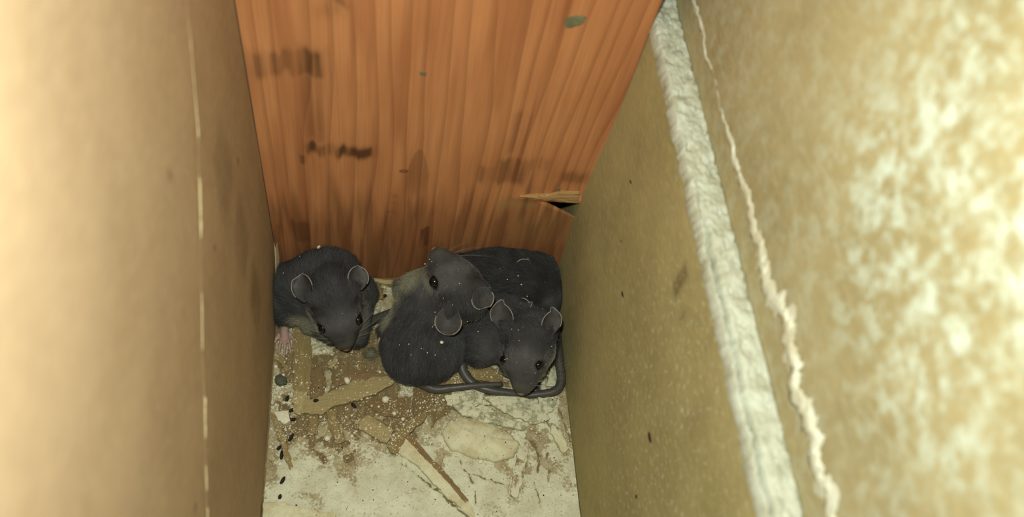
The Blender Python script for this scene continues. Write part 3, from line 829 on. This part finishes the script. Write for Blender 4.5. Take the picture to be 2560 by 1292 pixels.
def head_prims(h):
    a = h.at; s = h.sc
    P_ = [(a(-1.5, 0, .2), a(4.5, 0, -.3), 7.3 * s, 6.0 * s),
          (a(4.5, 0, -.5), a(10.0, 0, -2.3), 5.6 * s, 3.3 * s),
          (a(10, 0, -2.4), a(12.7, 0, -2.9), 3.2 * s, 1.5 * s),
          (a(9.2, 0, -4.2), a(7, 0, -4.6), 1.9 * s, 3.0 * s)]
    for sg in (1, -1):
        P_.append((a(1.5, sg * 3.2, -2.6), a(6.5, sg * 2.6, -2.8), 4.6 * s, 3.2 * s))
        P_.append((a(4.6, sg * 4.3, 1.9), a(6.4, sg * 4.0, 1.6), 1.9 * s, 1.7 * s))
        P_.append((a(10.2, sg * 1.5, -3.4), a(11, sg * 1.2, -3.4), 1.9 * s, 1.5 * s))
        P_.append((a(-3.2, sg * 5.4, 3.8), a(-3.6, sg * 6.2, 4.6), 2.4 * s, 1.8 * s))
    return P_

def B(px, py, z, r): return (P(px, py, z), r)
def chain(*bs):
    return [(bs[i][0], bs[i + 1][0], bs[i][1], bs[i + 1][1]) for i in range(len(bs) - 1)]

H1 = head_frame((18.6, -19.0, 17.8), (.23, -.84, -.49), (.973, .201, .112), 1.02)
H2 = head_frame((53.9, -18.1, 26.8), (-.57, .696, .436), (-.81, -.45, -.35), 0.98)
H4 = head_frame((74.9, -31.6, 16.2), (-.263, -.94, -.22), (.853, -.332, .402), 1.05)
H3 = head_frame(P(1350, 712, 10.5), (.62, -.60, -.50), (.35, .75, -.3), 1.0)

MICE = {
 1: dict(H=H1, prims=chain((np.array([15.4, -10.8, 11.6]), 13.0), (np.array([17.0, -13.0, 13.5]), 9.5), (H1.at(-4, 0, -1.5), 7.0)) +
        chain(B(738, 720, 10, 8.5), B(724, 770, 6, 5.5), B(714, 800, 3, 2.2)) + chain(B(886, 740, 10, 7.4), B(890, 800, 6, 4.6), B(893, 845, 4, 3.5)) + chain(B(800, 800, 5, 6), B(835, 830, 4, 4.5))),
 2: dict(H=H2, prims=chain(B(1062, 862, 8, 12.4), B(1066, 825, 8.5, 11.8), B(1075, 775, 13, 8.0), (H2.at(-4, 0, -2.0), 6.8)) +
        chain(B(1050, 772, 13, 8.0), B(1050, 722, 18, 5.6), (H2.at(8, 1.8, -3.6), 3.3)) + chain(B(1030, 750, 13, 4), B(1010, 722, 10, 2.6), B(1000, 706, 8, 1.9)) + chain(B(1000, 815, 6, 5), B(975, 818, 4, 3), B(958, 826, 2, 1.7)) + chain(B(1005, 866, 7, 6.5), B(1015, 900, 6, 6.5))),
 4: dict(H=H4, prims=chain(B(1205, 850, 7, 8.6), B(1215, 815, 7.5, 9.4), B(1258, 790, 8, 9.0), (H4.at(-3.5, 0, -1), 7.6)) +
        chain(B(1300, 820, 6, 8), B(1345, 850, 5.5, 6.5), B(1360, 890, 4, 4.5)) + chain(B(1270, 860, 5, 6.5), B(1285, 910, 4, 5)) + chain(B(1330, 940, 3.5, 3), B(1338, 968, 2, 1.6))),
 3: dict(H=H3, prims=chain(B(1175, 700, 9.5, 9.8), B(1235, 690, 11, 10.4), B(1300, 700, 11.5, 10.0), (H3.at(-3, 0, 0), 8.2))),
}
for k_, d_ in MICE.items(): d_['prims'] = d_['prims'] + head_prims(d_['H'])
def mouse_sdf(k_, p): return round_cones(p, MICE[k_]['prims'], 2.6) + .55

def tube(name, pts, mat, parent, n=10, sub=8):
    """smooth tapered tube through (xyz, r) stations"""
    P0 = np.array([p for p, r in pts]); r0 = np.array([r for p, r in pts])
    t0 = np.arange(len(P0)); t = np.linspace(0, len(P0) - 1, (len(P0) - 1) * sub + 1)
    def cr(A):
        out = []
        A = np.concatenate([[2 * A[0] - A[1]], A, [2 * A[-1] - A[-2]]])
        for x in t:
            i = min(int(x), len(P0) - 2); f = x - i
            a_, b_, c_, d_ = A[i], A[i + 1], A[i + 2], A[i + 3]
            out.append(.5 * (2 * b_ + (c_ - a_) * f + (2 * a_ - 5 * b_ + 4 * c_ - d_) * f * f + (3 * b_ - a_ - 3 * c_ + d_) * f ** 3))
        return np.array(out)
    Cc = cr(P0); rr = np.maximum(np.interp(t, t0, r0), .05)
    T = np.gradient(Cc, axis=0); T /= np.linalg.norm(T, axis=1)[:, None]
    ref = np.array([0, 0, 1.0]) if abs(T[0][2]) < .9 else np.array([1.0, 0, 0])
    V = []; F = []
    for i in range(len(Cc)):
        e1 = np.cross(T[i], ref); e1 /= np.linalg.norm(e1) + 1e-9; e2 = np.cross(T[i], e1); ref = -e2 if False else ref
        for k in range(n):
            an = 2 * math.pi * k / n
            V.append(Cc[i] + (e1 * math.cos(an) + e2 * math.sin(an)) * rr[i])
    for i in range(len(Cc) - 1):
        for k in range(n):
            F.append((i * n + k, i * n + (k + 1) % n, (i + 1) * n + (k + 1) % n, (i + 1) * n + k))
    F.append(tuple(range(n - 1, -1, -1))); F.append(tuple(range((len(Cc) - 1) * n, len(Cc) * n)))
    return mesh_object(name, V, F, mat, parent, smooth=True)

def make_ear(parent, base, tip, face, width, mat, rim, fold=0.25, cup=.30):
    """thin cupped ear: base, tip (world mm), 'face' = direction its hollow looks"""
    base = np.array(base, float); tip = np.array(tip, float)
    A = tip - base; hgt = np.linalg.norm(A); A /= hgt
    N = np.array(face, float); N -= A * (N @ A); N /= np.linalg.norm(N)
    W = np.cross(A, N)
    nu, nv = 15, 15
    V = np.zeros((2, nu, nv, 3)); edge = []
    for i in range(nu):
        u = i / (nu - 1) * 2 - 1
        for j in range(nv):
            v = j / (nv - 1)
            sh = (math.sqrt(max(0, 1 - ((v - .52) / .54) ** 2)) if v > .52 else .55 + .45 * math.sin(v / .52 * math.pi / 2))
            topv = v * (1 - .10 * u * u)
            x = u * sh * width / 2
            zc = cup * width * (u * u * .8) * (.6 + .4 * v) - .10 * hgt * v * v + (fold * width * .35 * max(0, -u) ** 2 * v)
            p = base + A * topv * hgt + W * x + N * zc
            V[0, i, j] = p + N * .13; V[1, i, j] = p - N * .13
    F = []
    idx = lambda s, i, j: (s * nu + i) * nv + j
    for i in range(nu - 1):
        for j in range(nv - 1):
            F.append((idx(0, i, j), idx(0, i, j + 1), idx(0, i + 1, j + 1), idx(0, i + 1, j)))
            F.append((idx(1, i, j), idx(1, i + 1, j), idx(1, i + 1, j + 1), idx(1, i, j + 1)))
    border = [(0, j) for j in range(nv)] + [(i, nv - 1) for i in range(1, nu)] + [(nu - 1, j) for j in range(nv - 2, -1, -1)]
    for a_, b_ in zip(border[:-1], border[1:]):
        F.append((idx(0, *a_), idx(1, *a_), idx(1, *b_), idx(0, *b_)))
    e = mesh_object('ear', V.reshape(-1, 3), F, mat, parent, smooth=True)
    keep = [b_ for b_ in border if b_[1] > 4]
    line = [((V[0][b_] + V[1][b_]) / 2, .16) for b_ in keep]
    # drop coincident stations near the tip
    st_ = [line[0]]
    for l_ in line[1:]:
        if np.linalg.norm(l_[0] - st_[-1][0]) > .35: st_.append(l_)
    r_ = tube('ear_rim', st_, rim, e, 6, 2)
    return e

def make_foot(name, parent, heel, toe, up, length, width, mat, spread=1.0, curl=0.0, seed=1):
    """foot with sole and five unequal toes, grown as one surface"""
    heel = np.array(heel, float); d = np.array(toe, float) - heel; d /= np.linalg.norm(d)
    up = np.array(up, float); up -= d * (up @ d); up /= np.linalg.norm(up); sd = np.cross(d, up)
    L = length
    pr = [(heel, heel + d * L * .52, width * .26, width * .36)]
    for k, (off, ln, an) in enumerate(((-.42, .22, -38), (-.24, .42, -14), (0, .48, 0), (.24, .42, 14), (.42, .22, 38))):
        a_ = math.radians(an * spread)
        r0 = heel + d * L * (.5 if k in (1, 2, 3) else .40) + sd * off * width
        dr = d * math.cos(a_) + sd * math.sin(a_)
        mid = r0 + dr * L * ln * .5 + up * (.25 if curl == 0 else .1)
        dr2 = dr * math.cos(curl) - up * math.sin(curl)
        end = mid + dr2 * L * ln * .5 - up * .15
        pr += [(r0, mid, width * .13, width * .115), (mid, end, width * .115, width * .07)]
    pts = np.concatenate([[a_, b_] for a_, b_, _, _ in pr])
    lo, hi = pts.min(0) - width * .6, pts.max(0) + width * .6
    V, Q = surface_nets(lambda p: np.maximum(round_cones(p, pr, width * .09), .12 - p[:, 2]), lo, hi, .16)
    V = relax(V, Q, 1)
    return mesh_object(name, V, Q, mat, parent, smooth=True)

def eye_part(parent, c, look, r):
    c = np.array(c, float)
    bm = bmesh.new(); bmesh.ops.create_uvsphere(bm, u_segments=24, v_segments=16, radius=r)
    V = np.array([v.co[:] for v in bm.verts]) + c; F = [[v.index for v in f.verts] for f in bm.faces]; bm.free()
    return mesh_object('eye', V, F, M['eye'], parent, smooth=True)

GRAY, PALE, DARK = np.array([.053, .051, .052]), np.array([.23, .215, .15]), np.array([.022, .021, .021])

def build_mouse(k_, name, label, root_px, cuts, eyes, ears, nfur, tone=1.0, pale=1.0):
    d = MICE[k_]; h = d['H']
    root = empty(name, (*P(*root_px, 0)[:2], 0.3))
    tag(root, label, 'mouse', 'young mice huddled at the end of the cavity')
    pts = np.concatenate([[a_, b_] for a_, b_, _, _ in d['prims']]); rm = max(max(r1, r2) for _, _, r1, r2 in d['prims'])
    lo = np.maximum(pts.min(0) - rm, [-1, -80, -1]); hi = np.minimum(pts.max(0) + rm, [90, 1, 50])
    def fn(p):
        f = mouse_sdf(k_, p)
        for c_ in cuts:
            near = f < 3
            g = np.full(len(p), -1e3); g[near] = -mouse_sdf(c_, p[near]) + .25
            f = np.maximum(f, g)
        f = np.maximum(f, .35 - p[:, 2]); f = np.maximum(f, p[:, 1] + .5); f = np.maximum(f, .5 - p[:, 0]); f = np.maximum(f, p[:, 0] - 88.5)
        for (ep, er, lk) in d['sock']:
            f = np.maximum(f, (er + .12) - np.linalg.norm(p - ep, axis=1))
        return f
    d['sock'] = []
    for (ly, er, sink) in eyes:
        ep = h.at(5.7, ly * (5.15 - sink), 1.9)
        d['sock'].append((ep, er, h.L * ly))
    V, Q = surface_nets(fn, lo, hi, .5)
    V = relax(V, Q, 3, .5)
    # keep the largest connected piece only
    bm = bmesh.new()
    body = mesh_object('body', V, Q, M['body'], root, smooth=True)
    me = body.data
    bm.from_mesh(me); bm.verts.ensure_lookup_table()
    seen = np.zeros(len(bm.verts), int); lab = 0; best = (0, 0)
    for v0 in bm.verts:
        if seen[v0.index]: continue
        lab += 1; stack = [v0]; seen[v0.index] = lab; cnt = 0
        while stack:
            v = stack.pop(); cnt += 1
            for e in v.link_edges:
                w_ = e.other_vert(v)
                if not seen[w_.index]: seen[w_.index] = lab; stack.append(w_)
        if cnt > best[0]: best = (cnt, lab)
    bmesh.ops.delete(bm, geom=[v for v in bm.verts if seen[v.index] != best[1]], context='VERTS')
    bmesh.ops.recalc_face_normals(bm, faces=bm.faces)
    bm.to_mesh(me); bm.free()
    # colour of the coat by place on the animal
    def tint(p, nrm):
        q_ = (p - h.K) / h.sc
        lx, ly, lz = q_ @ h.F, q_ @ h.L, q_ @ h.U
        hd = sstep(-4, 1, lx) * sstep(16, 9, np.linalg.norm(q_, axis=1))
        low = hd * sstep(9.0, 7.4, np.abs(ly)) * sstep(-.4, -3.0, lz + .25 * np.maximum(lx - 7, 0)) + (1 - hd) * sstep(.05, -.6, nrm[:, 2]) * .8
        if 'belly' in d:
            for (bp, br) in d['belly']: low = np.maximum(low, sstep(br, br * .45, np.linalg.norm(p - bp, axis=1)))
        if k_ == 1: low = low * (1 - .6 * sstep(0, 2, ly) * hd)
        tipf = hd * sstep(10.6, 12.6, lx)
        n_ = fbm(p / 2.6, 91 + k_)
        col = GRAY * tone * (.62 + .8 * n_)[:, None]
        face = hd * sstep(-1, 5, lx)
        col = col * (1 + .9 * face)[:, None]
        wgt = np.clip(low * pale * (.75 + .5 * n_) + tipf * .55, 0, 1)[:, None]
        col = col * (1 - wgt) + PALE * wgt
        for (ep, er, lk) in d['sock']:
            w_ = sstep(er + 1.0, er + .3, np.linalg.norm(p - ep, axis=1))[:, None]
            col = col * (1 - w_ * .8) + DARK * .5 * w_ * .8
        return col
    nv = len(me.vertices); co = np.zeros(nv * 3); me.vertices.foreach_get('co', co); co = co.reshape(-1, 3) / S + np.array(root['o_mm'])
    vn = np.zeros(nv * 3); me.vertices.foreach_get('normal', vn); vn = vn.reshape(-1, 3)
    point_attr(body, 'tint', tint(co, vn) * .7)
    # fur
    me.calc_loop_triangles()
    nt = len(me.loop_triangles); tr = np.zeros(nt * 3, np.int32); me.loop_triangles.foreach_get('vertices', tr); tr = tr.reshape(-1, 3)
    A = .5 * np.linalg.norm(np.cross(co[tr[:, 1]] - co[tr[:, 0]], co[tr[:, 2]] - co[tr[:, 0]]), axis=1)
    pick = rng.choice(nt, nfur, p=A / A.sum())
    b1, b2 = rng.random(nfur), rng.random(nfur); fl_ = b1 + b2 > 1; b1[fl_] = 1 - b1[fl_]; b2[fl_] = 1 - b2[fl_]
    bw = np.stack([1 - b1 - b2, b1, b2], -1)[..., None]
    rt = (co[tr[pick]] * bw).sum(1); nr = (vn[tr[pick]] * bw).sum(1); nr /= np.linalg.norm(nr, axis=1)[:, None] + 1e-9
    # drop strands at pressed contacts and in the eyes
    ok = (rt[:, 2] > .8) & (rt[:, 1] < -.9) & (rt[:, 0] > 1.0) & (rt[:, 0] < 88.0)
    for c_ in MICE:
        if c_ != k_: ok &= mouse_sdf(c_, rt) > .5
    for (ep, er, lk) in d['sock']: ok &= np.linalg.norm(rt - ep, axis=1) > er + .75
    q_ = (rt - h.K) / h.sc; lx = q_ @ h.F; r_h = np.linalg.norm(q_, axis=1)
    hd = sstep(-6, 2, lx) * sstep(17, 12, r_h)
    nosep = h.at(12.6, 0, -2.6); ok &= np.linalg.norm(rt - nosep, axis=1) > 1.3
    rt, nr, hd, lx = rt[ok], nr[ok], hd[ok], lx[ok]; N_ = len(rt)
    back = rt - h.at(13, 0, -2)
    rump = d['rump']; fb = rump - rt
    flow = (back / (np.linalg.norm(back, axis=1)[:, None] + 1e-6)) * (.4 + .6 * hd)[:, None] + fb / (np.linalg.norm(fb, axis=1)[:, None] + 4) * (1 - hd)[:, None] + np.array([0, 0, -.35]) * (1 - hd)[:, None]
    flow -= nr * (flow * nr).sum(1)[:, None]; flow /= np.linalg.norm(flow, axis=1)[:, None] + 1e-6
    jit = np.stack([fbm(rt / 3.2, 200 + j + k_ * 10) - .5 for j in range(3)], -1) * 1.1 + rng.normal(0, .16, (N_, 3))
    dirv = flow * 1.05 + nr * (.28 + .16 * (1 - hd))[:, None] + jit * (1 - .4 * hd)[:, None]
    dirv /= np.linalg.norm(dirv, axis=1)[:, None]
    Ls = (2.1 - 1.2 * hd - .4 * sstep(6, 11, lx) * hd) * rng.uniform(.6, 1.15, N_)
    npt = 4
    pos = np.zeros((N_, npt, 3)); rad_ = np.zeros((N_, npt))
    for j in range(npt):
        t = j / (npt - 1)
        pos[:, j] = rt - nr * .1 + dirv * (Ls * t)[:, None] + flow * (Ls * .30 * t * t)[:, None] - nr * (Ls * .16 * t * t)[:, None]
        rad_[:, j] = (.052 - .012 * hd) * (1 - .75 * t)
    col = tint(rt, nr) * rng.uniform(.55, 1.6, (N_, 1))
    pos[..., 2] = np.maximum(pos[..., 2], .1); pos[..., 0] = np.clip(pos[..., 0], .1, 88.95); pos[..., 1] = np.minimum(pos[..., 1], -.1)
    cu = bpy.data.hair_curves.new('fur'); cu.add_curves([npt] * N_)
    o0 = np.array(root['o_mm'])
    cu.attributes['position'].data.foreach_set('vector', ((pos - o0) * S).astype(np.float32).ravel())
    ra = cu.attributes.get('radius') or cu.attributes.new('radius', 'FLOAT', 'POINT')
    ra.data.foreach_set('value', (rad_ * S).astype(np.float32).ravel())
    ta = cu.attributes.new('tint', 'FLOAT_COLOR', 'CURVE')
    ta.data.foreach_set('color', np.concatenate([col, np.ones((N_, 1))], 1).astype(np.float32).ravel())
    cu.materials.append(M['fur'])
    fo = bpy.data.objects.new('fur', cu); COL.objects.link(fo); fo.parent = root; fo['kind'] = 'stuff'
    for (ep, er, lk) in d['sock']: eye_part(root, ep, lk, er)
    # nose pad
    bm = bmesh.new(); bmesh.ops.create_icosphere(bm, subdivisions=2, radius=1)
    nv_ = np.array([v.co[:] for v in bm.verts]); nf_ = [[v.index for v in f.verts] for f in bm.faces]; bm.free()
    nv_ = nv_ * np.array([.75, 1.15, .75]) * h.sc; nv_[:, 2] -= .25 * np.abs(nv_[:, 1]) * 0
    mesh_object('nose', h.at(13.3, 0, -2.7) + nv_[:, :1] * h.F + nv_[:, 1:2] * h.L + nv_[:, 2:] * h.U, nf_, M['nose'], root, smooth=True)
    # whiskers
    VW, FW = [], []
    for sg in (1, -1):
        for i in range(9):
            b0 = h.at(10.4 - .5 * (i % 3), sg * 1.9, -3.1 + .55 * (i // 3))
            dr = h.F * (.15 - .28 * (i % 3)) + h.L * sg * 1.0 + h.U * (.35 - .3 * (i // 3)); dr /= np.linalg.norm(dr)
            L_ = 8 + 2.2 * (i % 3); e1 = np.cross(dr, h.U); e1 /= np.linalg.norm(e1); e2 = np.cross(dr, e1)
            for s_ in range(5):
                t = s_ / 4; c_ = b0 + dr * L_ * t - h.F * L_ * .22 * t * t - h.U * .8 * t * t
                c_ = np.array([min(max(c_[0], .3), 88.6), min(c_[1], -.3), max(c_[2], .4)])
                for a_ in range(3):
                    VW.append(c_ + (e1 * math.cos(a_ * 2.094) + e2 * math.sin(a_ * 2.094)) * (.042 * (1 - .75 * t)))
            b_ = len(VW) - 15
            for s_ in range(4):
                for a_ in range(3):
                    FW.append((b_ + s_ * 3 + a_, b_ + s_ * 3 + (a_ + 1) % 3, b_ + s_ * 3 + 3 + (a_ + 1) % 3, b_ + s_ * 3 + 3 + a_))
    wk = mesh_object('whiskers', VW, FW, M['whisker'], root); wk['kind'] = 'stuff'
    for (bp, tp_, fc, wd) in ears: make_ear(root, bp, tp_, fc, wd, M['ear'], M['rim'])
    return root, body

M['whisker'] = plain('pale_whisker', (0.22, 0.21, 0.17), .5, .3, .1)
MICE[1]['rump'] = P(800, 640, 10); MICE[2]['rump'] = P(1060, 950, 5); MICE[3]['rump'] = P(1150, 700, 6); MICE[4]['rump'] = P(1160, 880, 4)
MICE[2]['belly'] = [(P(1010, 720, 15), 8), (P(985, 785, 10), 7), (P(1035, 660, 25), 6.5), (P(1025, 690, 22), 6)]
MICE[1]['belly'] = [(P(760, 810, 6), 6)]
def to_cam(dx=0, dy=0):
    """direction towards the viewer, leaned in the picture plane"""
    v = R @ np.array([dx, dy, -1.0]); return v

r1, b1_ = build_mouse(1, 'mouse', 'dark grey young mouse in the left corner with its head bowed to the floor', (810, 760), [],
    [(1, 1.4, .15), (-1, 1.4, .15)],
    [(H1.at(-3.2, -6.0, 3.6), P(751, 684, 24), to_cam(-.55, .45), 8.6), (H1.at(-3.2, 6.0, 4.0), P(897, 664, 26), to_cam(.55, .5), 6.6)], 52000)
r2, b2_ = build_mouse(2, 'mouse', 'young mouse in the middle with its nose raised against the wooden stud', (1060, 850), [],
    [(1, 1.65, .1)],
    [(H2.at(-3.2, 5.6, 4.0), P(1116, 838, 22), to_cam(.1, -.35), 7.6), (H2.at(-2.6, -4.6, 6.0), P(1210, 772, 27.5), to_cam(.25, -.3), 6.6)], 52000, 1.0, 1.0)
r4, b4_ = build_mouse(4, 'mouse', 'grey young mouse in front on the right, facing the viewer with both ears up', (1270, 880), [2],
    [(1, 1.25, .3), (-1, 1.55, .1)],
    [(H4.at(-3.2, -6.0, 4.0), P(1250, 752, 24), to_cam(-.45, .5), 7.2), (H4.at(-3.2, 6.0, 4.0), P(1384, 770, 28.5), to_cam(.45, .5), 6.6)], 52000)
r3, b3_ = build_mouse(3, 'mouse', 'dark hunched young mouse along the stud behind the front right mouse, head hidden', (1270, 720), [2, 4],
    [],
    [(P(1288, 672, 20), P(1322, 648, 22), to_cam(.2, .9), 6.0), (P(1300, 752, 20), P(1330, 758, 21), to_cam(.1, .9), 5.0)], 46000, .72, .2)

def T(*st):
    return [(np.array([min(max(p[0], r + .3), 88.6 - r), p[1], p[2]]), r) for p, r in [(P(x, y, z), r) for x, y, z, r in st]]
tube('tail', T((905, 815, 5, 1.6), (938, 798, 3.2, 1.45), (968, 785, 2.6, 1.3), (1005, 770, 2.4, 1.1), (1040, 760, 2, .9)), M['tail'], r1)
tube('tail', T((1030, 925, 6, 2.4), (1050, 952, 3.6, 1.8), (1085, 972, 2.6, 1.45), (1130, 969, 3.0, 1.15), (1190, 963, 3.6, .95), (1255, 960, 3.4, .8)), M['tail'], r2)
tube('tail', T((1150, 880, 4, 1.9), (1157, 925, 2.6, 1.6), (1182, 958, 2.0, 1.5), (1225, 975, 1.9, 1.4), (1275, 982, 1.8, 1.2), (1310, 985, 1.6, .9)), M['tail'], r4)
tube('tail', T((1400, 800, 4, 1.6), (1424, 862, 3.4, 1.55), (1430, 905, 3.0, 1.5), (1420, 950, 2.6, 1.45), (1388, 977, 2.2, 1.4), (1340, 986, 1.7, 1.15), (1300, 990, 1.4, .8)), M['tail'], r3)
make_foot('hind_foot', r1, P(711, 800, 2.6), P(712, 890, 1.0), (0, 0, 1), 11.5, 4.2, M['pink'], spread=.65)
make_foot('forepaw', r2, P(1003, 714, 8.5), P(990, 700, 7.4), R @ np.array([0, -.3, -1]), 4.2, 3.4, M['pink'], spread=.6, curl=1.2)
make_foot('hind_foot', r2, P(957, 818, 2.4), P(960, 880, 1.0), (-.3, 0, 1), 8.5, 2.8, M['pink'], spread=.5)
make_foot('forepaw', r4, P(1334, 958, 2.0), P(1342, 990, .9), (0, 0, 1), 4.5, 2.6, M['tail'], spread=.7)

# plaster specks caught on the coats
mice_bvh = world_bvh([b1_, b2_, b4_, b3_])
pts, rad = [], []
SP = [(808, 615), (754, 646), (713, 686), (855, 782), (1003, 862), (1025, 860), (1030, 885), (1068, 880), (1054, 870), (1086, 885), (1080, 820), (1091, 778), (1080, 650), (1085, 656), (1070, 660), (1133, 760), (1149, 710),
      (1249, 673), (1268, 698), (1295, 690), (1303, 710), (1316, 737), (1357, 767), (1168, 796), (1197, 830), (1260, 755), (1284, 825), (1299, 827), (1301, 851), (1309, 820), (1273, 897), (1295, 905), (1373, 863), (1336, 928), (1084, 815), (1109, 895), (1114, 745)]
for i, (x, y) in enumerate(SP):
    p, nn = cast_px(x, y, mice_bvh)
    if p is None: continue
    pts.append(p + nn * .9); rad.append(random.uniform(.14, .26))
for i in range(150):
    p, nn = cast_px(random.uniform(1000, 1400), random.uniform(640, 960), mice_bvh)
    if p is None: continue
    pts.append(p + nn * .7); rad.append(random.uniform(.05, .10))
tag(grains('plaster_specks', pts, rad, M['crumb'], 9), 'white plaster specks caught on the coats of the mice', 'specks', kind='stuff')
for (x, y, r, lab) in ((798, 603, .75, 'white plaster crumb on top of the back of the leftmost mouse'), (1101, 850, .62, 'white plaster crumb on the flank of the middle mouse below its ear')):
    for dy in range(6, 60, 4):
        p, nn = cast_px(x, y + dy, mice_bvh)
        if p is not None: break
    o = mesh_object('gypsum_crumb', pebble(r, 400 + x), ICO_F, M['crumb'], origin=(0, 0, 0))
    o.location = Vector(p + nn * .9) * S; o['o_mm'] = [float(v) for v in p]
    tag(o, lab, 'crumb')

# tuft of lint near the nose of the left mouse
V, F = [], []
c = P(928, 884, 1.8)
for i in range(420):
    d = rng.normal(0, 1, 3); d /= np.linalg.norm(d); d[2] = abs(d[2])
    p0 = c + d * rng.uniform(.2, 1.9) * np.array([1.3, 1.1, .7]); t_ = np.cross(d, rng.normal(0, 1, 3)); t_ /= np.linalg.norm(t_)
    p1 = p0 + t_ * rng.uniform(.8, 2.0); s_ = np.cross(t_, d) * .06; pm = (p0 + p1) / 2 + d * .3
    b = len(V); V += [p0 - s_, p0 + s_, pm - s_, pm + s_, p1]; F += [(b, b + 1, b + 3, b + 2), (b + 2, b + 3, b + 4)]
V = np.array(V); V[:, 2] = np.maximum(V[:, 2], .2)
lt = mesh_object('lint_tuft', V, F, M['lint'])
tag(lt, 'grey fuzzy tuft of lint between the leftmost and middle mice', 'lint', kind='stuff')

for o in bpy.data.objects:
    if 'o_mm' in o: del o['o_mm']
